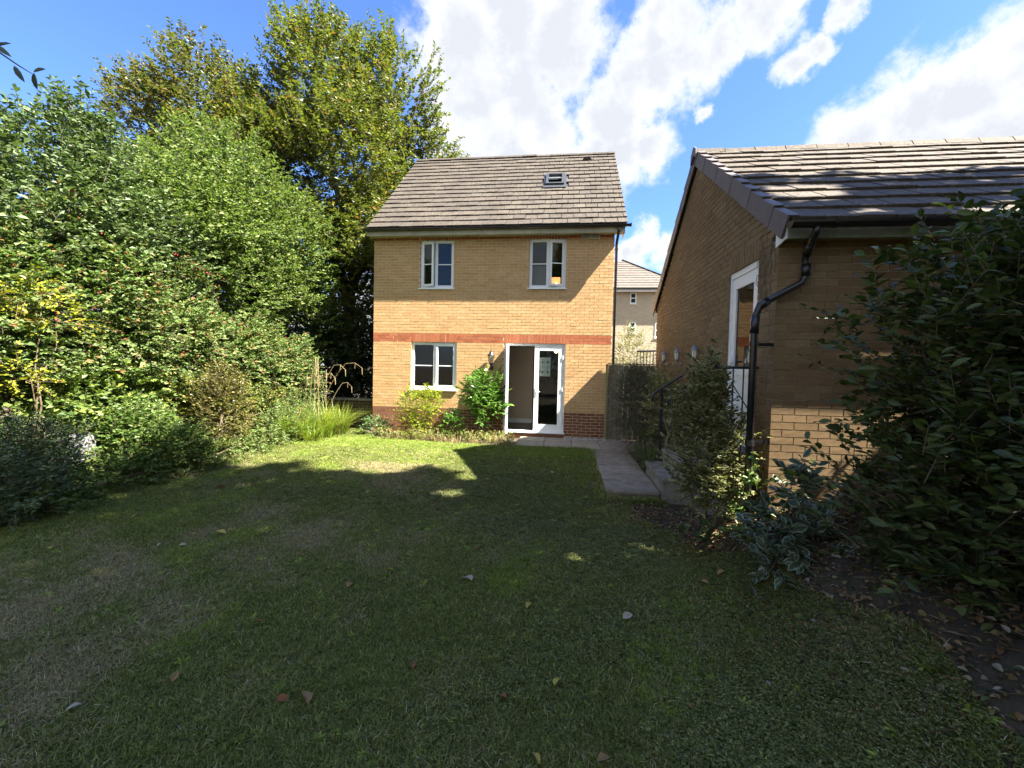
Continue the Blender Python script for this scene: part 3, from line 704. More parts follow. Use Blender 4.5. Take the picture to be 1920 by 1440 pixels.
b = MB(); b.box(2.06, XGE, 4.345, 4.365, 2.985, 3.11); b.build('fascia_board', m_plain('dull_fascia', (.16, .17, .13), .6, var=.3), garage)
b = MB(); b.box(2.06, XGE, 4.366, YG - .002, 3.03, 3.04); b.build('soffit_board', FASCIA, garage)
b = MB(); b.extrude([(4.366, 2.99), (YG + .0, 2.955), (YG + .0, 3.20), (4.366, 3.09)], 0, 2.045, 2.058); b.build('box_end', PVC, garage)
gutter(garage, 4.235, 3.105, 2.02, XGE, .060)
b = MB(); P_ = [(2.24, 4.235, 3.06), (2.245, 4.235, 3.02), (2.262, 4.36, 2.93), (2.285, 4.47, 2.87), (2.295, 4.485, 2.78), (2.298, 4.485, 2.66), (2.25, 4.48, 2.59), (1.95, 4.46, 2.42), (1.87, 4.45, 2.36), (1.838, 4.45, 2.27), (1.832, 4.45, 2.1), (1.832, 4.45, -.12)]
b.tube(P_, .034, 12); gp = b.build('downpipe', BLACK, garage, smooth=True)
for p, q in ((P_[2], P_[3]), (P_[4], P_[5]), (P_[7], P_[8]), (P_[9], P_[10])):
    b = MB(); b.tube([p, q], .040, 12); b.build('pipe_socket', BLACK, gp, smooth=True)
for z in (2.0, 1.02):
    b = MB(); b.tube([(1.832, 4.45, z - .025), (1.832, 4.45, z + .025)], .043, 12); b.box(1.86, 2.07, 4.57, 4.60, z - .015, z + .015); b.bar((1.85, 4.46, z), (1.90, 4.585, z), .03, .03); b.build('pipe_bracket', BLACK, gp)
b = MB(); b.tube([(2.33, 4.49, 2.74), (2.33, YG, 2.74)], .014, 6); b.build('pipe_bracket', BLACK, gp)
# side door
y0, y1, z0, z1 = DG[0], DG[1], DG[2], DG[3]
def fr(y0, y1, z0, z1, w, x0, x1, b=None):
    b = b or MB(); b.box(x0, x1, y0, y0 + w, z0, z1); b.box(x0, x1, y1 - w, y1, z0, z1); b.box(x0, x1, y0 + w, y1 - w, z0, z0 + w * .7); b.box(x0, x1, y0 + w, y1 - w, z1 - w * 1.3, z1); return b
sd = fr(y0 + .004, y1 - .004, z0, z1 - .004, .055, XG + .02, XG + .09).build('side_door', PVC, garage)
b = fr(y0 + .062, y1 - .062, z0 + .05, z1 - .08, .105, XG + .030, XG + .082); b.box(XG + .031, XG + .081, y0 + .167, y1 - .167, 1.68, 1.79); dl = b.build('door_leaf', PVC, sd)
b = MB(); b.box(XG + .045, XG + .062, y0 + .167, y1 - .167, z0 + .12, 1.68); b.build('lower_panel', PVC, sd)
b = MB(); b.box(XG + .050, XG + .056, y0 + .167, y1 - .167, 1.79, z1 - .21); b.build('pane', m_glass('side_door_glass', (.10, .10, .10)), sd)
for za in (2.0, 2.18):
    b = MB(); b.box(XG + .044, XG + .0475, y0 + .172, y0 + .262, za, za + .165); b.build('paper_notice', m_plain('paper', (.75, .72, .76), .8, var=.02), sd)
b = MB(); b.box(XG + .002, XG + .029, y1 - .13, y1 - .10, 1.72, 1.94); b.box(XG - .02, XG + .0, y1 - .23, y1 - .11, 1.84, 1.86); b.build('handle', PVC, sd)
b = MB(); b.box(XG + .1, XG + 2.2, YG + .12, 8, 2.35 - .0, 2.4); b.box(XG + 2.2, XG + 2.25, YG + .12, 8, .8, 2.4); b.build('storage_shelf', DARKROOM, garage)
settle(garage); bpy.context.view_layer.update()
for (yy_, i, lab) in ((6.906, 0, 'grey hooded wall light on the garage gable, nearest the white side door'), (7.952, 1, 'grey hooded wall light, the middle one along the garage gable'), (8.956, 2, 'grey hooded wall light farthest along the garage gable, near the pale building')):
    coach_lantern('wall_light', XG, yy_, 1.93, (-1, 0, 0), .66, lab, 'wall lights along the garage gable', (m_plain('galvanised', (.22, .23, .26), .45, metal=.3), m_plain('cream_glass', (.80, .74, .58), .25)))
# dead creeper on the gable
b = MB()
for k in range(9):
    y = 4.62 + rng.random() * .35; z = 2.3 + rng.random() * .5; pts = []
    for i in range(8): pts.append((XG - .008, y, z)); y += rng.normal(0, .035); z += rng.normal(.06, .04)
    b.tube([(p[0], min(max(p[1], YG + .03), 5.3), min(p[2], 3.05 + .5 * (p[1] - YG))) for p in pts], .0035, 4)
cr_ = b.build('creeper_stems', TWIG); cr_['label'] = 'thin dead creeper stems clinging to the garage gable beside its near corner'; cr_['category'] = 'creeper'

# ------------------------------------------------------------------ paving, steps, rails
def slabs(name, rects, mat, top=0., th=.05, sub='paving_slab', bed=None):
    r = bpy.data.objects.new(name, None); COL.objects.link(r); r['kind'] = 'structure'
    for (x0, x1, y0, y1) in rects:
        b = MB(); g = .007; c = .008; dz = rng.normal(0, .003); z1 = top + dz; z0 = top - th
        V = [(x0 + g, y0 + g, z0), (x1 - g, y0 + g, z0), (x1 - g, y1 - g, z0), (x0 + g, y1 - g, z0), (x0 + g, y0 + g, z1 - c), (x1 - g, y0 + g, z1 - c), (x1 - g, y1 - g, z1 - c), (x0 + g, y1 - g, z1 - c),
             (x0 + g + c, y0 + g + c, z1), (x1 - g - c, y0 + g + c, z1), (x1 - g - c, y1 - g - c, z1), (x0 + g + c, y1 - g - c, z1)]
        V = np.array(V) + rng.normal(0, .0015, (12, 3))
        b.add(V, [(3, 2, 1, 0), (0, 1, 5, 4), (1, 2, 6, 5), (2, 3, 7, 6), (3, 0, 4, 7), (4, 5, 9, 8), (5, 6, 10, 9), (6, 7, 11, 10), (7, 4, 8, 11), (8, 9, 10, 11)])
        b.build(sub, mat, r)
    if bed:
        b = MB(); b.box(bed[0], bed[1], bed[2], bed[3], top - .30, top - th - .004); b.build('bedding', MORTARG, r)
    return r
rects = [(x, x + .63, y, y + .63) for y in (9.37, 10.0) for x in (-1.06, -.43, .20, .83)]
slabs('patio', [r_ for r_ in rects if not (r_[0] > .1 and r_[2] > 9.9)] + [(.20, .83, 10.0, 10.42), (.83, 1.46, 10.0, 10.42), (1.46, 1.9, 9.37, 10.42)], SLAB, bed=(-1.04, 1.88, 9.39, 10.40))
yy = [6.19, 6.72, 7.25, 7.78, 8.31, 8.84, 9.365]
slabs('garden_path', [(.635, 1.39, yy[i], yy[i + 1]) for i in range(6)], SLAB, bed=(.66, 1.37, 6.24, 9.36))
def step(name, x0, x1, y0, y1, z0, z1, label):
    b = MB(); nx, ny = 6, 8; c = .012
    b.box(x0, x1, y0, y1, z0, z1 - .045, 1, jit=.004); b.box(x0 - .012, x1, y0 - .012, y1 + .01, z1 - .0445, z1, 0, jit=.003)
    o = b.build(name, [CONC, CONC]); o['label'] = label; o['category'] = 'step'; return o
step('concrete_step', 1.405, 1.655, 6.14, 7.36, -.16, .20, 'lowest mossy concrete step beside the end of the garden path')
step('concrete_step', 1.660, 1.86, 6.14, 7.36, -.16, .42, 'second concrete step, behind the variegated bush and above the lowest one')
step('concrete_step', 1.864, 2.045, 6.14, 7.36, -.16, .64, 'top concrete step against the garage gable behind the bushes')
b = MB(); b.box(1.80, 2.055, 4.93, 6.125, -.16, .80, jit=.004); b.box(1.78, 2.06, 4.91, 6.13, .8005, .85); o = b.build('door_landing', CONC); o['label'] = 'raised concrete landing under the white side door of the garage'; o['category'] = 'landing'

rail = thing('handrail', 'black metal handrail rising beside the concrete steps through the bushes', 'handrail', (1.66, 7.52, .2))
b = MB(); b.tube([(1.505, 7.53, 1.20), (1.50, 7.53, 1.27), (1.52, 7.53, 1.325), (1.56, 7.53, 1.36), (1.66, 7.53, 1.43), (1.80, 7.53, 1.53), (1.95, 7.53, 1.63), (2.04, 7.53, 1.69)], .021, 10); b.build('rail', BLKMET, rail, smooth=True)
b = MB(); b.box(1.632, 1.680, 7.506, 7.554, .02, 1.41); b.build('post', BLKMET, rail)
for x, z in ((1.80, 1.50), (1.92, 1.58)):
    b = MB(); b.tube([(x, 7.53, .3), (x, 7.53, z)], .008, 6); b.build('baluster', BLKMET, rail)
b = MB(); b.tube([(1.70, 7.24, 1.17), (1.695, 7.24, 1.23), (1.715, 7.24, 1.30), (1.75, 7.24, 1.345), (1.85, 7.24, 1.40), (2.03, 7.24, 1.50)], .017, 10); b.build('rail', BLKMET, rail, smooth=True)
b = MB(); b.tube([(1.76, 7.24, .2), (1.76, 7.24, 1.34)], .012, 6); b.build('post', BLKMET, rail)
settle(rail)
gd = thing('guard_rail', 'black metal guard rail with thin balusters in front of the white side door', 'railing', (1.8, 4.87, .85))
b = MB(); b.tube([(1.60, 4.87, 1.765), (2.06, 4.87, 1.77)], .015, 8); b.tube([(1.60, 4.87, .95), (2.06, 4.87, .95)], .010, 8); b.build('rail', BLKMET, gd, smooth=True)
for x in np.arange(1.60, 2.05, .105):
    b = MB(); b.tube([(x, 4.87, .86), (x, 4.87, 1.76)], .0075, 6); b.build('baluster', BLKMET, gd)
b = MB(); b.tube([(1.80, 4.87, 1.60), (1.60, 4.87, 1.28)], .006, 5); b.tube([(1.80, 4.87, 1.60), (2.0, 4.87, 1.28)], .006, 5); b.build('brace', BLKMET, gd)
settle(gd)

gate = thing('timber_gate', 'weathered board gate with a green stained post at the corner of the house', 'gate', (1.5, 10.7, 0))
b = MB(); b.box(.995, 1.045, 10.50, 10.55, -.1, 1.86, jit=.002); b.build('post', TIMBERG, gate)
x = 1.06
while x < 3.0:
    b = MB(); b.box(x, x + .118, 10.62, 10.64, .02, 1.84 + rng.normal(0, .004), jit=.0015); b.build('board', TIMBER, gate); x += .124
for z in (.35, 1.55):
    b = MB(); b.box(1.06, 3.0, 10.642, 10.68, z, z + .09); b.build('rail', TIMBER, gate)
b = MB(); b.box(1.05, 3.0, 10.60, 10.67, 1.852, 1.88); b.build('capping', TIMBER, gate)
settle(gate)

# low dark wall beyond the lawn
lw = thing('low_garden_wall', 'low dark brick wall in deep shade beyond the lawn, left of the house', 'wall', (-6.3, 11.6, -.2))
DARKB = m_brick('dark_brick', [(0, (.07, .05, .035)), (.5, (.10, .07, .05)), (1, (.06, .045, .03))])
b = MB()
for (a, c, za, zb, k) in lay(-7.9, -5.06, -.35, 14, [], lambda k, u, z: 0): b.box(a, c, 11.5, 11.52, za, zb, 0)
b.build('brickwork', DARKB, lw, kind='stuff'); b = MB(); b.box(-7.9, -5.06, 11.508, 11.70, -.35, .695); b.build('mortar', MORTARG, lw)
x = -7.9
while x < -5.1:
    b = MB(); b.box(x, x + .44, 11.47, 11.74, .70, .75, jit=.003); b.build('coping_stone', CONC, lw); x += .447
settle(lw)

# pale apartment block behind
bb = thing('apartment_building', 'three storey pale brick building with a hipped grey roof, seen between house and garage', 'building', (2, 33, 0))
BGB = m_brick('pale_brick', [(0, (.62, .55, .40)), (.5, (.68, .61, .46)), (1, (.58, .50, .36))], .3)
b = MB(); WN = [(4.30, 4.72, 6.28, 7.02), (4.30, 4.72, 4.30, 5.05), (1.6, 2.6, 6.1, 7.0), (1.6, 2.6, 3.9, 5.0), (6.0, 7.0, 4.0, 5.0)]
slab_cells(b, -6, 7.9, -.3, 7.25, WN, 30.0, 30.12, grow=0.)
b.box(-6, 7.9, 37.3, 37.4, -.3, 7.25); b.box(-6, -5.9, 30.12, 37.3, -.3, 7.25); b.box(7.8, 7.9, 30.12, 37.3, -.3, 7.25); b.build('wall', m_plain('pale_mortar', (.62, .57, .45), .9), bb)
J = MB()
for (a, c, za, zb, k) in lay(2.8, 7.9, 1.2, 80, WN, lambda k, u, z: 0): J.box(a, c, 29.99 + rng.normal(0, .003), 30.01, za, zb, 0)
J.build('brickwork', BGB, bb, kind='stuff')
for (a, c, za, zb) in WN:
    b = MB()
    for p, q, r_, s_ in ((a, a + .07, za, zb), (c - .07, c, za, zb), (a + .07, c - .07, za, za + .07), (a + .07, c - .07, zb - .07, zb), (a + .07, c - .07, (za + zb) / 2 - .03, (za + zb) / 2 + .03)): b.box(p, q, 29.96, 30.05, r_, s_)
    f = b.build('window', PVC, bb); b = MB(); b.box(a + .07, c - .07, 30.055, 30.06, za + .07, zb - .07); b.build('pane', m_plain('dark_pane', (.03, .04, .06), .1), f)
    b = MB(); b.box(a - .05, c + .05, 29.93, 29.958, za - .06, za + .0); b.build('sill', PVC, f)
b = MB(); E_ = .4; x0, x1, y0, y1, ze, zr = -6.4, 8.3, 29.6, 37.8, 7.25, 10.1; ym = (y0 + y1) / 2; d = ym - y0
V = [(x0, y0, ze), (x1, y0, ze), (x1, y1, ze), (x0, y1, ze), (x0 + d, ym, zr), (x1 - d, ym, zr)]
b.add(V, [(0, 1, 5, 4), (2, 3, 4, 5), (1, 2, 5), (3, 0, 4), (3, 2, 1, 0)]); b.build('roof', TILE, bb)
J = MB()
for i in range(12):
    t0, t1 = i / 12, (i + 1) / 12 + .02
    def q(t, side): return (x0 + d * t if side == 0 else x1 - d * t, y0 + d * t, ze + (zr - ze) * t)
    A, B_, C_, D_ = q(t0, 0), q(t0, 1), q(min(t1, 1), 1), q(min(t1, 1), 0); up = (0, -.03, .055)
    lo = (0, -.01, .02)
    J.add([tuple(np.add(A, up)), tuple(np.add(B_, up)), tuple(np.add(C_, lo)), tuple(np.add(D_, lo)), A, B_], [(0, 1, 2, 3), (4, 5, 1, 0)])
J.build('tile_courses', m_tile('far_tile', [(0, (0.11, 0.0935, 0.0825)), (1, (0.132, 0.116, 0.105))], (.28, .25, .20), (.1, .09, .07)), bb, kind='stuff')
b = MB(); b.bar((x1, y0, ze + .06), (x1 - d, ym, zr + .06), .22, .08); b.build('hip_ridge', TILE, bb)
b = MB(); b.box(x0, x1, 29.56, 29.60, 7.02, 7.20); b.build('fascia_board', PVC, bb)
b = MB(); b.box(x0, x1, 29.46, 29.555, 7.16, 7.26); b.build('gutter', BLACK, bb)
settle(bb)
mr = thing('area_railing', 'small black railing with close bars beyond the gate, against the pale building', 'railing', (2.6, 13.2, 0))
b = MB(); b.box(2.0, 3.6, 13.1, 13.3, -.3, 1.62); b.build('plinth', DARKB, mr)
b = MB(); b.tube([(2.15, 13.2, 2.30), (3.6, 13.2, 2.36)], .03, 6); b.tube([(2.15, 13.2, 1.72), (3.6, 13.2, 1.72)], .02, 6); b.build('rail', BLKMET, mr)
for i in range(15):
    b = MB(); b.tube([(2.15 + i * .095, 13.2, 1.6), (2.15 + i * .095, 13.2, 2.30)], .014, 5); b.build('baluster', BLKMET, mr)
settle(mr)

# ------------------------------------------------------------------ vegetation
def unit(a): return a / (np.linalg.norm(a, axis=-1, keepdims=True) + 1e-9)
def snoise(p, f, seed=0):
    r = np.random.default_rng(100 + seed); s = 0
    for i in range(5):
        k = unit(r.normal(size=3)) * f * (1 + .45 * i); s = s + np.sin(p @ k + r.uniform(0, 6.28)) / (1 + .35 * i)
    return s / 2.6
class Foliage:
    def __init__(s): s.V = []; s.T = []; s.R = []; s.E = []; s.n = 0; s.tw = []
    def leaves(s, P, A, N, L, W, fold=.18, curl=.12, rich=False, rnd=None):
        A = unit(A); N = N - (N * A).sum(1, keepdims=True) * A; N = unit(N); S = np.cross(A, N); L = np.asarray(L)[:, None]; W = np.asarray(W)[:, None]; n = len(P)
        r = rng.random(n) if rnd is None else rnd
        if not rich:
            v = np.stack((P, P + A * L * .45 + S * W * .5 + N * fold * W, P + A * L - N * curl * L, P + A * L * .45 - S * W * .5 + N * fold * W), 1)
            t = np.array([[0, 1, 2], [0, 2, 3]]); e = np.array([1, 1, 1, 1.])
        else:
            rows = ((.22, .72), (.5, 1.), (.78, .66)); vs = [P]; e = [.0]
            for t_, w_ in rows:
                c = P + A * L * t_ - N * curl * L * t_ * t_
                vs += [c + S * W * .5 * w_ + N * fold * W * w_, c, c - S * W * .5 * w_ + N * fold * W * w_]; e += [1., 0., 1.]
            vs.append(P + A * L - N * curl * L); e.append(1.); v = np.stack(vs, 1); e = np.array(e)
            t = np.array([[0, 1, 2], [0, 2, 3], [1, 4, 5], [1, 5, 2], [2, 5, 6], [2, 6, 3], [4, 7, 8], [4, 8, 5], [5, 8, 9], [5, 9, 6], [7, 10, 8], [8, 10, 9]])
        k = v.shape[1]; s.V.append(v.reshape(-1, 3)); s.T.append((t[None] + (np.arange(n) * k)[:, None, None] + s.n).reshape(-1, 3)); s.R.append(np.repeat(r, k)); s.E.append(np.tile(e, n)); s.n += n * k
    def shoots(s, B, D, Ls, n, L, W, droop=.15, spread=.9, up=.7, rich=False, lvar=.25, twig=.0, jit=.25):
        m = len(B); D = unit(D); t = (np.arange(n) + .6) / n; Ls = np.asarray(Ls)
        pos = B[:, None] + D[:, None] * (Ls[:, None] * t)[..., None]; pos[..., 2] -= droop * Ls[:, None] * t ** 2
        sd = np.cross(D, np.array([0, 0, 1.])); sd = unit(sd + 1e-4)
        alt = np.where(np.arange(n) % 2 == 0, 1., -1.)[None, :, None]
        A = D[:, None] * .55 + sd[:, None] * alt * spread + rng.normal(0, jit, (m, n, 3)); N = np.array([0, 0, up]) + rng.normal(0, .45, (m, n, 3))
        l = L * (1 + rng.normal(0, lvar, (m, n))).clip(.4, 1.7); s.leaves(pos.reshape(-1, 3), A.reshape(-1, 3), N.reshape(-1, 3), l.ravel(), (l * W / L).ravel(), rich=rich)
        if twig: s.tw.append((B, pos[:, -1], np.full(m, twig)))
    def build(s, name, mat, parent=None, **props):
        V = np.concatenate(s.V); o = link(name, mesh_np(name, V, tri=np.concatenate(s.T), mats=[mat], rnd=np.concatenate(s.R), edge=np.concatenate(s.E)), parent, kind='stuff', **props)
        return o
    def twigs(s, name, mat, parent=None):
        if not s.tw: return
        B = np.concatenate([t[0] for t in s.tw]); E = np.concatenate([t[1] for t in s.tw]); r = np.concatenate([t[2] for t in s.tw])[:, None]
        D = unit(E - B); x = unit(np.cross(D, np.array([.3, .2, 1.]))); y = np.cross(D, x); V = []
        for c, q in ((B, 1.), (E, .35)):
            for a in (0, 2.1, 4.2): V.append(c + (x * math.cos(a) + y * math.sin(a)) * r * q)
        V = np.stack(V, 1); n = len(B); q = np.array([[0, 1, 4, 3], [1, 2, 5, 4], [2, 0, 3, 5]])
        return link(name, mesh_np(name, V.reshape(-1, 3), quad=(q[None] + (np.arange(n) * 6)[:, None, None]).reshape(-1, 4), mats=[mat], rnd=rng.random(n * 6)), parent, kind='stuff')
def lobes_pts(lobes, n, inner=.45, gap=None, gf=1.4, seed=0, lump=.22):
    c = np.array([l[:3] for l in lobes], float); r = np.array([(l[3], l[4], l[5]) for l in lobes], float)
    w = (r.prod(1)) ** (2 / 3); w /= w.sum(); k = rng.choice(len(lobes), n * 2, p=w)
    d = unit(rng.normal(size=(n * 2, 3))); rad = (inner + (1 - inner) * rng.random(n * 2) ** .7) * (1 + lump * snoise(d * 3 + c[k], 1.0, seed))
    p = c[k] + d * r[k] * rad[:, None]; ok = np.ones(len(p), bool)
    if gap is not None: ok &= snoise(p, gf, seed + 5) < gap
    # thin out points buried deep in another lobe
    for i in range(len(lobes)):
        q = np.linalg.norm((p - c[i]) / r[i], axis=1); ok &= (q > .40) | (rng.random(len(p)) < .25)
    p = p[ok][:n]; d = d[ok][:n]; return p, d
def limbtube(b, a, z, r0, r1, wob=.08, n=6, sides=7):
    a = np.array(a, float); z = np.array(z, float); pts = []
    for i in range(n + 1):
        t = i / n; p = a + (z - a) * t; p[2] += .10 * np.linalg.norm(z - a) * math.sin(t * math.pi) * .5
        if 0 < i < n: p = p + rng.normal(0, wob * np.linalg.norm(z - a) / n, 3)
        pts.append(tuple(p))
    b.tube(pts, [r0 + (r1 - r0) * i / n for i in range(n + 1)], sides)
def tree(name, label, cat, base, fork, lobes, n, leafn, L, W, mat, shootl, gap=None, gf=1.1, r0=.22, up=.5, group=None, seed=0, bark=None, twig=.006, limbs=True, inner=.45, lean=None, rich=False, stems=1, extra=None):
    o = thing(name, label, cat, base, group); bark = bark or BARK; fk = np.array(fork, float)
    b = MB()
    for s_ in range(stems):
        off = rng.normal(0, .12 * (stems > 1), 3) * (1, 1, 0); limbtube(b, np.array(base) + off, fk + off * 2, r0, r0 * .62, .03, 6, 9)
    b.build('trunk', bark, o, smooth=True)
    if limbs:
        for l in lobes:
            b = MB(); c = np.array(l[:3]); limbtube(b, fk + (c - fk) * -.02, c, r0 * .42, r0 * .14, .14)
            for _ in range(5):
                e = c + unit(rng.normal(size=3) + (0, 0, .4)) * np.array(l[3:6]) * .85; limbtube(b, fk + (c - fk) * rng.uniform(.55, .98), e, r0 * .13, r0 * .03, .15, 5, 5)
            b.build('limb', bark, o, smooth=True)
    f = Foliage(); p, d = lobes_pts(lobes, n, inner, gap, gf, seed)
    k = ~((p[:, 0] > -5.75) & (p[:, 0] < 1.4) & (p[:, 1] > 10.6) & (p[:, 1] < 15.0)); p, d = p[k], d[k]
    D = d * .75 + np.array([0, 0, up]) + rng.normal(0, .3, d.shape); f.shoots(p, D, rng.uniform(.5, 1.2, len(p)) * shootl, leafn, L, W, twig=twig, rich=rich)
    if extra is not None: extra(f)
    f.build('crown', mat, o); f.twigs('twigs', bark, o); settle(o); return o

LF = lambda n, stops, **k: m_leaf(n, stops, **k)
BEECH = LF('beech_leaf', [(0, (0.07, 0.0975, 0.0198)), (.45, (0.119, 0.143, 0.0286)), (.85, (0.168, 0.176, 0.033)), (.96, (0.21, 0.163, 0.0385)), (1, (0.238, 0.104, 0.033))], trans=.38)
BEECHB = LF('beech_leaf_bronzed', [(0, (0.065, 0.0875, 0.022)), (.5, (0.117, 0.131, 0.0308)), (.85, (0.169, 0.156, 0.0385)), (1, (0.221, 0.119, 0.044))], trans=.35)
MAPLE = LF('field_maple_leaf', [(0, (0.0834, 0.136, 0.0344)), (.5, (0.129, 0.182, 0.0502)), (.9, (0.182, 0.221, 0.0784)), (1, (0.228, 0.233, 0.0941))], trans=.35, rough=.55, spec=.22)
HOLM = LF('evergreen_leaf', [(0, (0.0668, 0.108, 0.0389)), (.5, (0.104, 0.152, 0.059)), (1, (0.164, 0.203, 0.101))], trans=.25, rough=.5, spec=.25)
HAW = LF('hawthorn_leaf', [(0, (0.0868, 0.142, 0.0394)), (.5, (0.14, 0.204, 0.0634)), (.86, (0.2, 0.244, 0.0986)), (.92, (0.266, 0.204, 0.0845)), (1, (0.266, 0.0813, 0.0563))], trans=.32, rough=.6, spec=.2)
YEL = LF('yellow_leaf', [(0, (.30, .32, .02)), (.6, (.42, .38, .03)), (1, (.22, .28, .03))], trans=.35)
DARKG = LF('dark_evergreen_leaf', [(0, (.022, .040, .018)), (.6, (.035, .058, .025)), (1, (.06, .08, .035))], trans=.15, rough=.4)
BLUEG = LF('blue_green_leaf', [(0, (0.0448, 0.0788, 0.0382)), (.6, (0.0718, 0.111, 0.051)), (1, (0.12, 0.151, 0.068))], trans=.2, rough=.6)
HERB = LF('herb_leaf', [(0, (0.0688, 0.125, 0.03)), (.6, (0.112, 0.182, 0.042)), (1, (0.175, 0.228, 0.06))], trans=.35)
OLIVE = LF('olive_yellow_leaf', [(0, (0.0517, 0.0575, 0.012)), (.5, (0.103, 0.0978, 0.02)), (.85, (0.184, 0.161, 0.035)), (1, (0.069, 0.0403, 0.02))], trans=.2)
LIME = LF('lime_leaf', [(0, (.13, .20, .02)), (.5, (.24, .30, .025)), (.85, (.38, .38, .04)), (1, (.45, .36, .05))], trans=.4)
LAUREL = LF('laurel_leaf', [(0, (.06, .15, .02)), (.6, (.10, .21, .035)), (1, (.15, .26, .05))], trans=.28, rough=.25, spec=.6)
VIB = LF('shrub_leaf', [(0, (.030, .045, .016)), (.5, (.052, .075, .022)), (.85, (.085, .12, .028)), (1, (.11, .13, .04))], trans=.25, rough=.42, spec=.35)
VAR = LF('variegated_leaf', [(0, (.045, .065, .022)), (.6, (.065, .085, .028)), (1, (.09, .11, .04))], trans=.22, rough=.35, edge=(.36, .34, .15))
DOG = LF('white_edged_leaf', [(0, (0.044, 0.068, 0.042)), (1, (0.068, 0.096, 0.0595))], trans=.22, rough=.45, edge=(.22, .26, .19))
SEDGE = LF('sedge_blade', [(0, (.12, .19, .025)), (.5, (.20, .27, .035)), (.8, (.30, .32, .06)), (1, (.38, .33, .12))], trans=.4)
DRY = LF('dry_stem', [(0, (.26, .20, .10)), (.6, (.34, .26, .14)), (1, (.20, .14, .08))], trans=.15, rough=.8)
DEAD = LF('dead_leaf', [(0, (0.115, 0.0612, 0.0338)), (.35, (0.173, 0.0936, 0.045)), (.6, (0.216, 0.144, 0.0675)), (.8, (0.245, 0.194, 0.075)), (1, (0.259, 0.23, 0.195))], trans=.15, rough=.75)
BERRY = m_plain('berry', (.28, .03, .02), .35)

# trees beyond the left bed and behind the house
tree('beech_tree', 'tall spreading bronze tinged beech rising behind the left end of the house roof', 'tree', (-7.8, 14.3, -.2), (-7.6, 14.4, 4.2),
     [(-8.7, 14.2, 11.3, 1.7, 1.5, 2.3), (-6.1, 14.7, 11.0, 1.5, 1.5, 2.2), (-7.5, 14.4, 8.8, 2.8, 2.3, 2.4), (-5.4, 15.5, 8.5, 1.35, 1.4, 2.1), (-10.2, 13.8, 8.4, 1.8, 1.6, 2.2), (-10.9, 13.7, 9.9, 1.0, 1.0, 1.3), (-6.6, 13.9, 6.2, 1.9, 1.5, 1.5), (-9.0, 13.5, 5.6, 1.9, 1.6, 1.6), (-6.25, 12.75, 5.1, .75, .6, .75), (-7.3, 14.0, 4.0, 1.6, 1.4, 1.3)],
     8000, 14, .110, .072, BEECH, .80, gap=.72, gf=1.25, r0=.30, up=.75, seed=1)
tree('beech_tree', 'bronze leaved beech farther left, its thin top standing above the green trees', 'tree', (-12.8, 13.8, -.2), (-12.7, 13.8, 4.5),
     [(-12.6, 13.6, 10.2, 1.7, 1.5, 1.9), (-14.6, 13.4, 10.2, 1.2, 1.0, 1.2), (-11.3, 13.8, 8.3, 1.6, 1.6, 2.0), (-13.6, 13.5, 7.2, 2.0, 1.7, 2.0)],
     2700, 13, .115, .075, BEECHB, .75, gap=.6, gf=1.3, r0=.22, up=.7, seed=2)
tree('field_maple', 'dense sunlit mid green tree standing between the beech and the hedge', 'tree', (-8.9, 9.9, -.1), (-8.8, 9.9, 2.6),
     [(-8.9, 9.9, 5.5, 1.6, 1.7, 1.9), (-8.5, 11.7, 4.7, 1.5, 1.5, 1.8), (-8.7, 8.5, 4.5, 1.5, 1.5, 1.7), (-8.0, 11.9, 2.9, 1.2, 1.3, 1.4), (-8.6, 10.2, 3.6, 1.5, 1.6, 1.6)],
     7000, 12, .082, .056, MAPLE, .5, gap=.60, gf=1.6, r0=.16, up=.6, seed=3)
tree('evergreen_tree', 'rounded evergreen tree at the far left with upright shoots against the blue sky', 'tree', (-8.9, 6.2, -.1), (-8.8, 6.2, 2.2),
     [(-8.7, 6.5, 4.2, 1.5, 1.4, 1.4), (-8.5, 5.0, 3.5, 1.3, 1.2, 1.3), (-8.7, 7.6, 4.0, 1.2, 1.2, 1.4), (-8.1, 6.3, 5.7, .22, .22, .55), (-8.6, 4.3, 3.7, 1.0, .8, .8)],
     6000, 12, .078, .050, HOLM, .45, gap=.60, gf=1.7, r0=.14, up=.7, seed=4)
def berries(f):
    pass
hedge = tree('hawthorn_hedge', 'unclipped sunlit hawthorn hedge dotted with dark red berries behind the left bed', 'hedge', (-7.9, 7.2, -.05), (-7.9, 7.2, .9),
     [(-7.9, 4.5, 2.1, 1.1, 1.2, 1.5), (-7.9, 6.2, 2.7, 1.1, 1.2, 1.6), (-7.9, 7.7, 2.3, 1.0, 1.2, 1.6), (-7.7, 9.2, 1.8, .95, 1.2, 1.3), (-7.3, 10.4, 1.35, .8, .9, 1.1), (-7.9, 7.2, 1.1, .6, 2.0, .8)],
     12000, 12, .064, .046, HAW, .38, gap=.50, gf=1.9, r0=.07, up=.35, seed=5, stems=5, inner=.30)
p, d = lobes_pts([(-7.8, 6.2, 2.7, 1.15, 1.25, 1.65), (-7.8, 7.7, 2.3, 1.05, 1.25, 1.65), (-7.6, 9.2, 1.8, 1., 1.2, 1.35)], 800, .95); p = p[snoise(p, 2.5, 9) > .15]
b = MB()
for q in p[:330]: r = .016; b.add([(q[0] - r, q[1], q[2]), (q[0] + r, q[1], q[2]), (q[0], q[1] - r, q[2]), (q[0], q[1] + r, q[2]), (q[0], q[1], q[2] - r), (q[0], q[1], q[2] + r)], [(0, 2, 5), (2, 1, 5), (1, 3, 5), (3, 0, 5), (2, 0, 4), (1, 2, 4), (3, 1, 4), (0, 3, 4)])
o = b.build('berries', BERRY, hedge, kind='stuff'); settle(hedge)
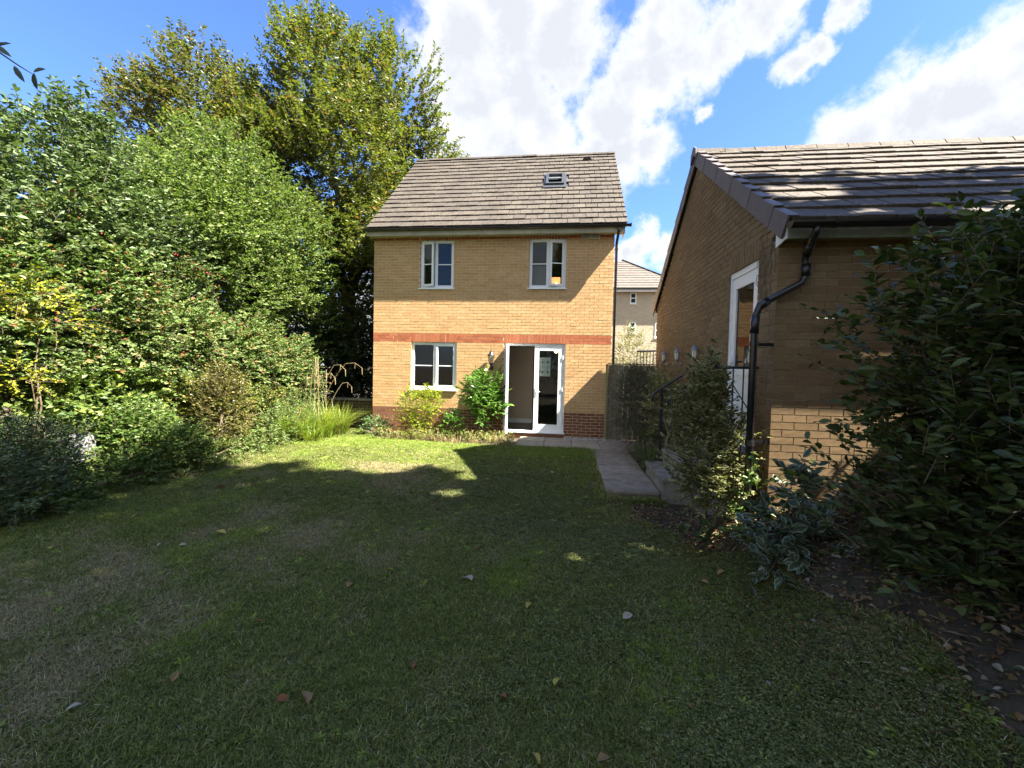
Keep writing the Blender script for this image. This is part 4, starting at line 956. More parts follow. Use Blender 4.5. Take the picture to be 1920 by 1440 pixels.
tree('understory_shrub', 'dark shaded undergrowth behind the low wall beneath the beech', 'shrubs', (-8.2, 15.2, -.2), (-8.2, 15.2, .8),
     [(-6.9, 13.0, 1.5, 1.3, .6, 1.5), (-6.4, 14.4, 1.5, 1.5, 1.0, 1.5), (-9.0, 15.0, 1.6, 2.2, 1.0, 1.7), (-6.0, 16.2, 3.0, 1.6, 1.0, 2.4), (-12.5, 15.5, 1.8, 2.6, 1.2, 2.2), (-9.5, 16.4, 3.2, 2.2, .9, 1.6), (-12.0, 11.5, 1.4, 1.8, 2.4, 1.8)],
     5200, 12, .12, .08, DARKG, .7, r0=.08, stems=4, seed=6, inner=.3)
tree('young_tree', 'small pale leaved tree in front of the distant pale building', 'tree', (2.2, 14.6, -.2), (2.2, 14.6, 1.2),
     [(2.15, 14.6, 2.25, .62, .5, .85), (1.9, 14.5, 1.7, .5, .4, .5)], 330, 9, .055, .032, LF('pale_leaf', [(0, (.12, .16, .06)), (.6, (.20, .22, .11)), (1, (.26, .20, .13))], trans=.35), .38, r0=.035, up=.6, seed=7, inner=.1)

# shade trees out of frame to the right and behind, whose shadows fall over the lawn
SHADEL = LF('shade_tree_leaf', [(0, (.12, .17, .04)), (1, (.20, .25, .07))], trans=.5)
def prune(p):
    """crown limits as the light shows them: where the sun comes past the tree"""
    S = np.array(SUNV); at = lambda axis, v: p - S * ((p[:, axis] - v) / S[axis])[:, None]
    g = at(2, -.08); h = at(0, -6.5); r = at(2, 4.3); w = at(1, 4.55)
    wob = .22 * np.sin(g[:, 0] * 2.3) + .15 * np.sin(g[:, 0] * 5.1 + 1)
    ok = (g[:, 1] < 6.85 + wob) | (g[:, 0] > 1.5)
    ok &= ~((g[:, 0] < -6.0) & (h[:, 2] > np.where(h[:, 1] < 5.0, 1.1, .15) + .25 * np.sin(h[:, 1] * 2.1) + .15 * np.sin(h[:, 1] * 5)))
    ok &= ~((r[:, 0] > 1.7) & (r[:, 1] > 5.75 + .25 * np.sin(r[:, 0] * 2.7)))
    ok &= ~((g[:, 0] < -5.9) & (g[:, 1] > 7.2))
    return ok
def shade_tree(label, base, fork, lobes, n, holes, seed, bounds=None, L=.20):
    o = thing('shade_tree', label, 'tree', base); b = MB(); limbtube(b, base, fork, .3, .2, .02, 5, 9); b.build('trunk', BARK, o, smooth=True)
    for l in lobes[:4]:
        b = MB(); limbtube(b, fork, l[:3], .12, .03, .1); b.build('limb', BARK, o, smooth=True)
    p, d = lobes_pts(lobes, n, .1, None, 1., seed, .12); S = np.array(SUNV); ok = prune(p)
    for h, r in holes:
        v = p - np.array(h, float); t = v @ S; dd = np.linalg.norm(v - t[:, None] * S, axis=1); ok &= dd > r
    if bounds: ok &= bounds(p)
    p = p[ok]; f = Foliage(); A = rng.normal(size=p.shape) * (1, 1, .5); N = rng.normal(size=p.shape) * .6 + (0, 0, 1); f.leaves(p, A, N, rng.uniform(.7, 1.2, len(p)) * L, rng.uniform(.7, 1.2, len(p)) * L * .8); f.build('crown', SHADEL, o); settle(o)
lit = [((-1.0, 7.0, -.05), .24), ((-1.85, 7.2, -.05), .28), ((-.45, 5.95, -.1), .42), ((-1.6, 5.9, -.1), .24), ((.22, 4.15, -.1), .17), ((1.60, 4.62, .12), .36), ((1.85, 4.48, .25), .34), ((1.55, 4.60, .5), .30), ((1.72, 4.55, .45), .28), ((1.75, 4.5, .8), .2), ((2.3, 4.56, 1.0), .55), ((2.7, 4.56, 1.05), .42), ((2.15, 4.56, .75), .35), ((1.45, 4.8, 1.5), .14)]
inframe = lambda p: (p[:, 0] > p[:, 1] * 1.0 + .9)
shade_tree('tall broad tree outside the garden on the sunny side, shading the lawn', (8.8, 1.2, -.2), (8.8, 1.2, 6.0), [(8.5, 1.0, 12.4, 3.0, 4.2, 8.2), (8.6, -1.5, 7.0, 2.8, 3.4, 5.0)], 42000, lit, 11, inframe, .24)
shade_tree('unseen dense tree added beside the dark bush to darken the garage wall', (6.3, 0.2, -.1), (6.3, .2, 2.0), [(6.6, .4, 3.6, 1.7, 2.2, 3.0)], 9000, lit, 13, inframe, .20)  # unseen crown added to cut the sky light on the garage front wall
shade_tree('unseen trees added behind the viewpoint to darken the near lawn and window panes', (2.5, -6.0, -.2), (2.5, -6.0, 4.0), [(2.5, -9.5, 4.8, 6.5, 2.2, 5.0), (-7.0, -9.5, 4.8, 6.0, 2.2, 5.0), (-13.5, -3.5, 3.0, 2.0, 4.0, 3.2), (10.5, -7.5, 5.5, 3.5, 2.5, 5.5)], 22000, [], 12, None, .28)  # unseen foliage banks added for a darker near lawn and darker pane reflections

# shrubs and plants
def shrub(name, label, cat, base, lobes, n, leafn, L, W, mat, shootl, seed=0, rich=False, stems=4, inner=.35, gap=None, gf=3., up=.5, group=None, twigm=None, single=0, twig=.003, lump=.22, clear=()):
    o = thing(name, label, cat, base, group); f = Foliage(); p, d = lobes_pts(lobes, n, inner, gap, gf, seed, lump)
    D = d * .8 + np.array([0, 0, up]) + rng.normal(0, .3, d.shape); p[:, 2] = np.maximum(p[:, 2], base[2] + .02)
    for h, r in clear:
        v = p + D * .1 - np.array(h, float); t = v @ np.array(SUNV); k = np.linalg.norm(v - t[:, None] * np.array(SUNV), axis=1) > r; p, D = p[k], D[k]
    f.shoots(p, D, rng.uniform(.5, 1.2, len(p)) * shootl, leafn, L, W, rich=rich, twig=twig)
    f.build('foliage', mat, o); f.twigs('twigs', twigm or TWIG, o)
    for l in lobes[:max(1, stems)]:
        b = MB()
        for _ in range(max(1, stems // len(lobes))): limbtube(b, np.array(base) + rng.normal(0, .05, 3) * (1, 1, 0), np.array(l[:3]) + rng.normal(0, .3, 3) * np.array(l[3:6]), .012 + .01 * (l[5] > .6), .004, .1, 5, 5)
        b.build('stem', twigm or TWIG, o)
    if single: single_leaves(o, p, D, single, L, W, mat)
    settle(o); return o
def single_leaves(o, p, D, n, L, W, mat):
    """separately modelled leaves on the side of the shrub that faces the garden"""
    order = np.argsort(np.linalg.norm(p - np.array([.4, 1.0, 1.5]), axis=1))[:n]; ms = []
    for i in range(5):
        f = Foliage(); f.leaves(np.zeros((1, 3)), np.array([[0, 1., 0]]), np.array([[0, 0, 1.]]), [1.], [W / L * (1 + .1 * (i - 2))], fold=.1 + .05 * i, curl=.05 + .07 * i, rich=True, rnd=np.array([0.]))
        ms.append(mesh_np('leaf', np.concatenate(f.V), tri=np.concatenate(f.T), mats=[mat], rnd=np.concatenate(f.R), edge=np.concatenate(f.E)))
    for j, i in enumerate(order):
        a = Vector(D[i] + rng.normal(0, .4, 3)).normalized(); q = a.to_track_quat('Y', 'Z') @ Matrix.Rotation(rng.normal(0, .6), 4, 'Y').to_quaternion(); s = L * rng.uniform(.8, 1.25)
        lf = bpy.data.objects.new('leaf', ms[j % 5]); COL.objects.link(lf); lf.parent = o; lf.matrix_local = Matrix.Translation(Vector(p[i]) + a * rng.uniform(.0, .08)) @ q.to_matrix().to_4x4() @ Matrix.Scale(s, 4)

shrub('viburnum_bush', 'very large dark leathery leaved bush filling the right edge in front of the garage', 'bush', (3.1, 2.9, -.05),
      [(2.86, 3.2, 1.72, .80, .65, .90), (3.5, 3.3, 2.22, .95, .75, .70), (2.7, 3.0, .85, .75, .65, .85), (3.3, 2.35, 1.3, .95, .75, 1.3), (4.3, 3.4, 2.1, .9, .8, 1.0), (3.0, 1.7, 1.0, .75, .65, 1.1), (3.4, .9, 1.3, .8, .7, 1.3), (3.9, 3.0, 1.0, 1.0, 1.0, 1.2)],
      7000, 9, .076, .035, VIB, .30, seed=21, rich=True, stems=12, inner=.25, single=280, up=.45, twig=.004, clear=[((1.60, 4.60, .12), .34), ((1.85, 4.46, .25), .32), ((1.55, 4.60, .5), .3), ((1.72, 4.55, .45), .3)])
shrub('white_edged_shrub', 'low shrub with white edged leaves at the foot of the dark bush, nearest the lawn', 'shrub', (1.95, 3.85, .15),
      [(1.83, 3.85, .42, .20, .20, .18), (2.10, 3.98, .66, .22, .18, .18), (2.02, 3.70, .32, .20, .18, .16), (1.69, 3.62, .17, .12, .12, .08)], 90, 8, .09, .046, DOG, .20, seed=22, rich=True, stems=4, single=90, up=.2)
shrub('variegated_bush', 'upright yellow edged variegated bush growing in front of the concrete steps and guard rail', 'bush', (1.5, 4.75, .05),
      [(1.46, 4.72, .80, .30, .20, .50), (1.50, 4.80, 1.28, .27, .18, .38), (1.53, 4.85, 1.66, .12, .12, .22), (1.60, 4.60, .50, .22, .12, .25), (1.74, 4.62, .85, .13, .08, .35)], 820, 9, .052, .024, VAR, .20, seed=23, rich=True, stems=8, single=160, up=.8, inner=.3)
shrub('variegated_bush', 'second yellow edged variegated bush behind the handrail by the garage gable', 'bush', (1.85, 6.9, .2),
      [(1.76, 8.05, 1.15, .26, .32, .62), (1.97, 6.4, 1.50, .07, .30, .36)], 320, 9, .05, .024, VAR, .22, seed=24, rich=False, stems=6, up=.8)
shrub('cotoneaster_bush', 'dark small leaved evergreen bush between the timber gate and the handrail', 'bush', (1.6, 8.8, -.05),
      [(1.52, 9.1, .95, .36, .70, .82), (1.66, 8.3, 1.05, .34, .55, .76), (1.5, 9.4, 1.4, .30, .40, .42), (1.42, 9.75, 1.0, .26, .28, .80)], 1800, 12, .026, .013, DARKG, .26, seed=25, stems=6, up=.35, inner=.4)
shrub('fern_clump', 'bright green ferny plant at the foot of the dark evergreen bush beside the path', 'plant', (1.5, 7.9, -.05),
      [(1.56, 8.1, .25, .20, .55, .36), (1.52, 7.45, .12, .14, .25, .2)], 260, 12, .032, .014, HERB, .26, seed=26, stems=3, up=.5)
shrub('ivy_sprig', 'pale green trailing sprig beneath the downpipe at the garage corner', 'plant', (1.95, 4.35, .2), [(1.88, 4.30, .50, .10, .10, .28), (1.72, 4.3, .28, .12, .10, .10)], 34, 6, .055, .042, HERB, .2, seed=27, rich=True, stems=2)
shrub('hosta_clump', 'small clump of broad dark green leaves in the leaf litter near the steps', 'plant', (1.38, 4.5, -.02), [(1.38, 4.5, .06, .14, .10, .05)], 7, 3, .15, .085, BLUEG, .10, seed=28, rich=True, stems=1, up=.8)
shrub('lime_bush', 'round lime yellow bush under the ground floor window', 'bush', (-3.55, 10.2, -.05), [(-3.55, 10.2, .66, .50, .36, .52), (-3.25, 10.15, .85, .28, .25, .28), (-3.6, 10.1, .2, .35, .3, .3)], 620, 10, .045, .028, LIME, .2, seed=29, stems=6, up=.5, inner=.5)
shrub('cherry_laurel', 'glossy green laurel beneath the coach lantern beside the garden doors', 'bush', (-1.98, 10.3, -.05), [(-2.0, 10.25, 1.10, .46, .34, .48), (-1.85, 10.2, .75, .40, .30, .40)], 210, 8, .125, .038, LAUREL, .26, seed=30, rich=True, stems=5, up=.7, inner=.4)
shrub('laurel_seedling', 'young laurel low in front of the big glossy one', 'bush', (-2.62, 9.95, -.05), [(-2.62, 9.95, .34, .24, .18, .26)], 34, 8, .11, .034, LAUREL, .2, seed=31, rich=True, stems=2, up=.9)
shrub('corner_plant', 'low silvery green plant at the left foot of the house wall', 'plant', (-4.68, 10.25, -.05), [(-4.68, 10.25, .14, .36, .26, .18)], 100, 8, .06, .035, LF('silver_leaf', [(0, (.10, .17, .07)), (1, (.18, .25, .13))], trans=.3), .2, seed=32, stems=2)
shrub('yellow_jasmine', 'sprays of bright yellow leaves at the far left against the hedge', 'plant', (-6.9, 4.75, .0), [(-6.75, 4.65, 2.5, .25, .30, .16), (-6.8, 4.95, 2.25, .2, .35, .12), (-6.7, 4.45, 1.5, .25, .3, .16)], 95, 9, .045, .028, YEL, .34, seed=33, stems=4, up=.2)
shrub('blue_green_bush', 'dull blue green bush in shade at the left edge of the picture', 'bush', (-6.45, 4.35, -.05), [(-6.5, 4.3, .45, .55, .55, .5), (-6.9, 4.9, .45, .45, .4, .45), (-6.2, 3.95, .2, .5, .5, .4)], 1150, 9, .05, .026, BLUEG, .24, seed=34, stems=6)
shrub('green_bush', 'leafy mid green bush in the left bed between the flat stone and the olive bush', 'bush', (-6.6, 5.75, -.05), [(-6.6, 5.8, .55, .55, .62, .55), (-6.3, 6.2, .3, .4, .5, .38)], 900, 9, .05, .03, HERB, .24, seed=35, stems=5)
shrub('olive_bush', 'upright dark olive and yellow leaved bush in the left bed', 'bush', (-6.3, 7.15, -.05), [(-6.3, 7.15, .80, .46, .46, .72), (-6.35, 7.3, 1.3, .3, .3, .35)], 820, 10, .042, .024, OLIVE, .22, seed=36, stems=6, up=.7)
shrub('sunlit_bush', 'loose bright green bush stepping down from the hedge behind the flat stone', 'bush', (-7.2, 5.7, -.05), [(-7.15, 5.5, 1.05, .50, .65, .70), (-7.3, 6.3, 1.25, .5, .6, .75), (-6.95, 5.2, .7, .35, .5, .45)], 620, 9, .075, .052, LF('bright_bush_leaf', [(0, (.07, .12, .03)), (.5, (.13, .19, .05)), (.9, (.20, .25, .06)), (1, (.32, .32, .05))], trans=.35), .30, seed=41, stems=5, gap=.7)
shrub('yellow_green_bush', 'yellowish green bush behind the dark olive one, below the hedge', 'bush', (-7.0, 7.5, -.05), [(-7.05, 7.2, .8, .40, .60, .65), (-7.0, 8.3, .75, .40, .60, .62), (-6.8, 9.4, .6, .4, .6, .55)], 640, 9, .06, .04, LF('yellow_green_leaf', [(0, (.09, .12, .025)), (.5, (.16, .19, .04)), (.85, (.24, .24, .06)), (1, (.36, .30, .06))], trans=.35), .26, seed=42, stems=5, gap=.7)
shrub('bramble_patch', 'low tangle of ivy and brambles along the shaded edge of the lawn', 'plants', (-6.15, 6.4, -.08), [(-6.15, 6.7, .08, .30, .8, .22), (-6.2, 5.4, .05, .3, .7, .2), (-6.05, 4.4, .02, .3, .5, .16), (-6.0, 7.9, .12, .26, .5, .28)], 620, 8, .052, .04, MAPLE, .2, seed=37, stems=4)
shrub('sunlit_herbs', 'bright green weeds in sun around the foot of the sedge', 'plants', (-6.1, 8.7, -.05), [(-6.1, 8.6, .35, .36, .55, .45), (-6.0, 9.3, .2, .35, .5, .3), (-6.4, 9.6, .5, .4, .6, .5)], 620, 9, .04, .024, HERB, .22, seed=38, stems=4)

def blades(f, base, n, rad, L, w, lean=.6, seg=6, upw=1., wvar=.3, bend=1.):
    base = np.array(base, float); a = rng.uniform(0, 6.28, n); rr = rng.random(n) ** .5 * rad; B = base + np.stack((rr * np.cos(a), rr * np.sin(a), np.zeros(n)), 1)
    out = np.stack((np.cos(a + rng.normal(0, .5, n)), np.sin(a + rng.normal(0, .5, n)), np.zeros(n)), 1); l = L * rng.uniform(.55, 1.15, n); ln = lean * rng.uniform(.3, 1.3, n)
    S = np.cross(out, [0, 0, 1.]); vs = []; r = rng.random(n)
    for i in range(seg + 1):
        t = i / seg; c = B + out * (l * ln * t ** 1.6 * bend)[:, None] + np.array([0, 0, 1.]) * (l * (t * upw - .55 * ln * t ** 2.4))[:, None]; ww = w * (1 - t ** 2) * rng.uniform(.8, 1.2)
        vs += [c - S * ww / 2, c + S * ww / 2]
    V = np.stack(vs, 1); k = V.shape[1]; q = np.array([[2 * i, 2 * i + 1, 2 * i + 3, 2 * i + 2] for i in range(seg)])
    t = np.concatenate((q[:, [0, 1, 2]], q[:, [0, 2, 3]])); f.V.append(V.reshape(-1, 3)); f.T.append((t[None] + (np.arange(n) * k)[:, None, None] + f.n).reshape(-1, 3)); f.R.append(np.repeat(r, k)); f.E.append(np.ones(n * k)); f.n += n * k
sg = thing('pendulous_sedge', 'arching bright yellow green sedge with brown hanging seed heads ending the left bed', 'grass clump', (-5.85, 9.7, -.05))
f = Foliage()
for (x, y, r_, n, L_) in ((-5.85, 9.7, .30, 520, 1.0), (-5.75, 10.3, .25, 380, .9), (-6.1, 9.1, .28, 380, .95), (-5.6, 9.0, .2, 160, .6)): blades(f, (x, y, -.05), n, r_, L_, .014, .75)
f.build('blades', SEDGE, sg)
for k in range(11):
    b = MB(); x, y = -6.1 + rng.normal(0, .18), 9.6 + rng.normal(0, .35); dx, dy = rng.normal(.25, .22), rng.normal(0, .2); h = rng.uniform(1.25, 1.95)
    pts = [(x + dx * t * t, y + dy * t * t, h * (1.15 * t - .15 * t * t) - .05) for t in np.linspace(0, 1, 7)]; e = pts[-1]; pts += [(e[0] + dx * .35, e[1] + dy * .35, e[2] + .02), (e[0] + dx * .6, e[1] + dy * .6, e[2] - .10)]
    b.tube(pts, .0045, 5); q = pts[-1]; b.tube([q, (q[0] + .01, q[1], q[2] - .16)], [.012, .006], 6); q = pts[-2]; b.tube([q, (q[0] - .01, q[1], q[2] - .14)], [.010, .005], 6); b.build('seed_stem', DRY, sg)
settle(sg)
# weeds and dry grass along the foot of the wall
f = Foliage()
for k in range(70):
    x = rng.uniform(-4.5, -1.15); y = rng.uniform(9.55, 10.05) + .1 * math.sin(x * 3); blades(f, (x, y, -.07), 26, .10, rng.uniform(.14, .34), .007, .6, 4)
o = f.build('dry_weeds', DRY)
f = Foliage(); p = np.stack((rng.uniform(-4.5, -1.1, 420), rng.uniform(9.5, 10.1, 420), rng.uniform(-.05, .16, 420)), 1); f.shoots(p, rng.normal(size=p.shape) * .5 + (0, 0, 1), np.full(len(p), .14), 8, .035, .02); f.build('weed_leaves', LF('weed_leaf', [(0, (.12, .17, .04)), (.5, (.22, .25, .07)), (.8, (.30, .28, .10)), (1, (.32, .22, .10))], trans=.3))
# flat stone in the left bed
b = MB(); V = []
for z, k in ((.30, 1.05), (.60, 1.1), (.66, 1.0)):
    for i in range(9): a = i * 2 * math.pi / 9; V.append((-7.05 + .42 * k * math.cos(a) * (1 + .1 * math.sin(3 * a)), 5.15 + .28 * k * math.sin(a), z + rng.normal(0, .01)))
F = [(i, (i + 1) % 9, 9 + (i + 1) % 9, 9 + i) for i in range(9)] + [(9 + i, 9 + (i + 1) % 9, 18 + (i + 1) % 9, 18 + i) for i in range(9)] + [tuple(range(18, 27)), tuple(range(8, -1, -1))]
b.add(V, F); o = b.build('flat_stone', m_plain('grey_stone', (.24, .24, .24), .9, var=.25, nscale=14)); o['label'] = 'flat pale grey stone half hidden in the left bed behind the blue green bush'; o['category'] = 'stone'
# twig of an overhanging branch, close above the viewpoint
tw = thing('overhanging_twig', 'dark leafy twig hanging into the top left corner of the sky', 'branch', (-2.6, 1.30, 3.05))
b = MB(); TP = [(-2.7, 1.30, 3.06), (-2.35, 1.36, 2.93), (-2.16, 1.39, 2.865), (-2.06, 1.40, 2.80), (-2.00, 1.405, 2.765)]; b.tube(TP, [.008, .005, .0035, .0025, .001], 6); b.build('stem', BARK, tw, smooth=True)
f = Foliage(); P = np.array([TP[1], TP[2], TP[2], TP[2], TP[3], TP[4], TP[4], TP[1], TP[1]]) + rng.normal(0, .006, (9, 3)); A = np.array([[.3, 0, .6], [.2, 0, .9], [.9, 0, .25], [.8, 0, -.5], [.6, 0, -.9], [.1, 0, -1], [.7, 0, .2], [.5, 0, .8], [.4, 0, -.8]]); f.leaves(P, A, np.tile([[.2, -1., .3]], (9, 1)), np.array([.07, .07, .075, .08, .07, .06, .05, .08, .08]), np.full(9, .02), rich=True)
f.build('leaves', DARKG, tw); settle(tw)

# ------------------------------------------------------------------ ground cover by geometry nodes
def tuft_col(name, makers):
    c = bpy.data.collections.new(name)
    for i, (fn, mat) in enumerate(makers):
        f = Foliage(); fn(f); me = mesh_np('%s_%d' % (name, i), np.concatenate(f.V), tri=np.concatenate(f.T), mats=[mat], rnd=np.concatenate(f.R), edge=np.concatenate(f.E)); c.objects.link(bpy.data.objects.new(name + '_tuft', me))
    return c
def scatter(name, P, idx, col, scale, tilt=.25):
    me = bpy.data.meshes.new(name); me.vertices.add(len(P)); me.vertices.foreach_set('co', P.astype(np.float32).ravel())
    R = np.stack((rng.normal(0, tilt, len(P)), rng.normal(0, tilt, len(P)), rng.uniform(0, 6.28, len(P))), 1)
    me.attributes.new('rot', 'FLOAT_VECTOR', 'POINT').data.foreach_set('vector', R.astype(np.float32).ravel()); me.attributes.new('scl', 'FLOAT', 'POINT').data.foreach_set('value', scale.astype(np.float32)); me.attributes.new('idx', 'INT', 'POINT').data.foreach_set('value', idx.astype(np.int32)); me.update()
    o = link(name, me, kind='stuff'); ng = bpy.data.node_groups.new(name, 'GeometryNodeTree')
    ng.interface.new_socket('Geometry', in_out='INPUT', socket_type='NodeSocketGeometry'); ng.interface.new_socket('Geometry', in_out='OUTPUT', socket_type='NodeSocketGeometry')
    N = ng.nodes; gi = N.new('NodeGroupInput'); go = N.new('NodeGroupOutput'); ip = N.new('GeometryNodeInstanceOnPoints'); ci = N.new('GeometryNodeCollectionInfo')
    ci.inputs['Collection'].default_value = col; ci.inputs['Separate Children'].default_value = True; ci.inputs['Reset Children'].default_value = True; ip.inputs['Pick Instance'].default_value = True
    def at(n, t): a = N.new('GeometryNodeInputNamedAttribute'); a.data_type = t; a.inputs['Name'].default_value = n; return a.outputs['Attribute']
    K = ng.links.new; K(gi.outputs[0], ip.inputs['Points']); K(ci.outputs[0], ip.inputs['Instance']); K(at('idx', 'INT'), ip.inputs['Instance Index']); K(at('rot', 'FLOAT_VECTOR'), ip.inputs['Rotation']); K(at('scl', 'FLOAT'), ip.inputs['Scale']); K(ip.outputs[0], go.inputs[0])
    m = o.modifiers.new('scatter', 'NODES'); m.node_group = ng; return o
GR = LF('grass_green', [(0, (0.0672, 0.085, 0.0152)), (.45, (0.14, 0.171, 0.0323)), (.8, (0.235, 0.266, 0.0665)), (1, (0.403, 0.401, 0.152))], trans=.3, rough=.55)
GRL = LF('grass_light', [(0, (0.116, 0.176, 0.0198)), (.5, (0.2, 0.275, 0.0315)), (1, (0.347, 0.418, 0.081))], trans=.35, rough=.55)
GRD = LF('grass_dry', [(0, (.14, .11, .055)), (.45, (.29, .235, .125)), (.85, (.44, .37, .22)), (1, (.58, .50, .34))], trans=.2, rough=.7)
CLO = LF('clover', [(0, (0.048, 0.063, 0.0162)), (.5, (0.102, 0.126, 0.0306)), (.85, (0.18, 0.2, 0.0585)), (1, (0.312, 0.304, 0.126))], trans=.2, rough=.5)
def clover(f):
    n = 7; P = rng.uniform(-.03, .03, (n, 3)); P[:, 2] = rng.uniform(.006, .02, n); a = rng.uniform(0, 6.28, n)
    for k in range(3): A = np.stack((np.cos(a + k * 2.09), np.sin(a + k * 2.09), np.full(n, .12)), 1); f.leaves(P, A, rng.normal(0, .2, (n, 3)) + (0, 0, 1.), rng.uniform(.008, .013, n), rng.uniform(.009, .013, n))
gt = [(lambda f: blades(f, (0, 0, 0), 11, .024, .036, .0032, .9, 2), GR), (lambda f: blades(f, (0, 0, 0), 10, .024, .032, .0032, 1.1, 2), GR), (lambda f: blades(f, (0, 0, 0), 11, .024, .036, .0030, .9, 2), GRL), (lambda f: blades(f, (0, 0, 0), 9, .027, .036, .0030, 1.2, 2), GRD), (clover, CLO), (clover, CLO), (lambda f: f.leaves(np.zeros((9, 3)) + (0, 0, .004), np.stack((np.cos(np.arange(9) * .7), np.sin(np.arange(9) * .7), np.full(9, .25)), 1), np.tile([[0, 0, 1.]], (9, 1)), rng.uniform(.03, .06, 9), np.full(9, .016), rich=True), GRL)]
gcol = tuft_col('sward', gt)
def rnd_lawn(n, y0, y1):
    x = rng.uniform(-6.6, 2.6, n); y = rng.uniform(y0, y1, n); k = in_lawn(x, y) & (np.abs(x) < y * 1.65 + 1.2); return x[k], y[k]
xs, ys = [], []
for n, a, c in ((80000, .9, 2.6), (75000, 2.6, 4.5), (65000, 4.5, 7.5), (60000, 7.5, 12.0)):
    x, y = rnd_lawn(n, a, c); xs.append(x); ys.append(y)
x = np.concatenate(xs); y = np.concatenate(ys); P = np.stack((x, y, hgt(x, y) + .012), 1); q = np.stack((x, y, x * 0), 1)
cl = snoise(q, 1.3, 31) * .5 + snoise(q, 4.0, 32) * .35 + .55 * np.clip((x + 1.2) / 2.2, -1, 1) * (y < 5.2) - .25 + rng.normal(0, .22, len(x))
dr = snoise(q, 1.7, 33) * .6 + snoise(q, 6.0, 34) * .4 - .12 * np.clip((x + 1) / 2, -1, 1) + rng.normal(0, .3, len(x))
lt = (y > 8.4) | (snoise(q, 3.1, 35) > .55)
idx = np.where(cl > .22, 4 + (rng.random(len(x)) < .5), np.where(dr > .42, 3, np.where(lt & (rng.random(len(x)) < .65), 2, (rng.random(len(x)) < .5) * 1)))
dr = dr
idx = np.where((idx == 3) & (y > 7.4) & (rng.random(len(x)) < .75), 2, idx); idx = np.where(rng.random(len(x)) < .0035, 6, idx)
scatter('lawn_grass', P, idx, gcol, rng.uniform(.6, 1.2, len(x)) * np.where(y > 7, 1.3, 1.))
# leaf litter in the right bed, and moss-edge debris
def litter(f): f.leaves(np.array([[0, 0, .006]]), np.array([[0, 1., .1]]), np.array([[.2, 0, 1.]]), [.045], [.030], fold=.3, curl=.25, rich=True, rnd=np.array([rng.random()]))
def stick(f):
    f.leaves(np.array([[0, 0, .006]]), np.array([[0, 1., .05]]), np.array([[0, 0, 1.]]), [.16], [.006])
lcol = tuft_col('litter', [(litter, DEAD)] * 5 + [(stick, TWIG)] + [(litter, VIB)])
n = 22000; x = rng.uniform(.2, 3.8, n); y = rng.uniform(.8, 6.1, n); k = (x > edge_right(y) - np.abs(rng.normal(0, .7, n))) & ~((x > 1.38) & (y > 6.0)) & ~((y > 4.5) & (x > 2.0)); x, y = x[k], y[k]
x = np.concatenate((x, rng.normal(1.60, .20, 700), rng.normal(1.88, .16, 420))); y = np.concatenate((y, rng.normal(4.60, .12, 700), rng.normal(4.42, .12, 420)))
scatter('leaf_litter', np.stack((x, y, hgt(x, y) + .012), 1), rng.integers(0, 7, len(x)), lcol, rng.uniform(.4, 1.1, len(x)), .35)
n = 2600; x = rng.uniform(-6.9, -5.7, n); y = rng.uniform(2.5, 10.6, n); k = x < edge_left(y) + .15; x, y = x[k], y[k]
wcol = tuft_col('bed_weed', [(lambda f: blades(f, (0, 0, 0), 14, .04, .14, .006, 1.0, 3), GR), (lambda f: blades(f, (0, 0, 0), 12, .04, .12, .006, 1.0, 3), GRD), (lambda f: f.shoots(np.zeros((5, 3)), rng.normal(size=(5, 3)) + (0, 0, 1.), np.full(5, .10), 6, .035, .022), MAPLE)])
scatter('bed_weeds', np.stack((x, y, hgt(x, y)), 1), rng.integers(0, 3, len(x)), wcol, rng.uniform(.6, 1.5, len(x)), .2)
# longer grass along paving and steps
t = rng.random(900); x = np.concatenate((rng.normal(.60, .02, 420), rng.uniform(.62, 1.45, 260), rng.uniform(-1.1, .6, 220))); y = np.concatenate((rng.uniform(6.1, 9.3, 420), rng.normal(6.13, .03, 260), rng.normal(9.33, .02, 220)))
scatter('edge_grass', np.stack((x, y, hgt(x, y)), 1), rng.integers(0, 4, len(x)), gcol, rng.uniform(1.5, 3.2, len(x)), .2)
# pebble strip by the house wall
def pebble(f):
    r = rng.uniform(.012, .022, 3); V = np.array([(1, 0, 0), (-1, 0, 0), (0, 1, 0), (0, -1, 0), (0, 0, 1), (0, 0, -1), (.65, .65, .3), (-.65, .6, .35), (.6, -.65, .3), (-.6, -.65, .25)]) * r
    T = np.array([[0, 6, 4], [6, 2, 4], [2, 7, 4], [7, 1, 4], [1, 9, 4], [9, 3, 4], [3, 8, 4], [8, 0, 4], [0, 2, 6], [2, 1, 7], [1, 3, 9], [3, 0, 8]]); f.V.append(V); f.T.append(T + f.n); f.R.append(np.full(10, rng.random())); f.E.append(np.ones(10)); f.n += 10
pcol = tuft_col('pebble', [(pebble, STONE)] * 4); n = 900; x = rng.uniform(.02, 1.45, n); y = rng.uniform(10.44, 10.78, n)
b = MB(); b.box(-.3, 1.9, 10.42, 10.80, -.2, -.02); o = b.build('gravel_bed', SOIL); o['kind'] = 'structure'
scatter('gravel', np.stack((x, y, rng.uniform(-.02, .01, n)), 1), rng.integers(0, 4, n), pcol, rng.uniform(.7, 1.3, n), 1.)

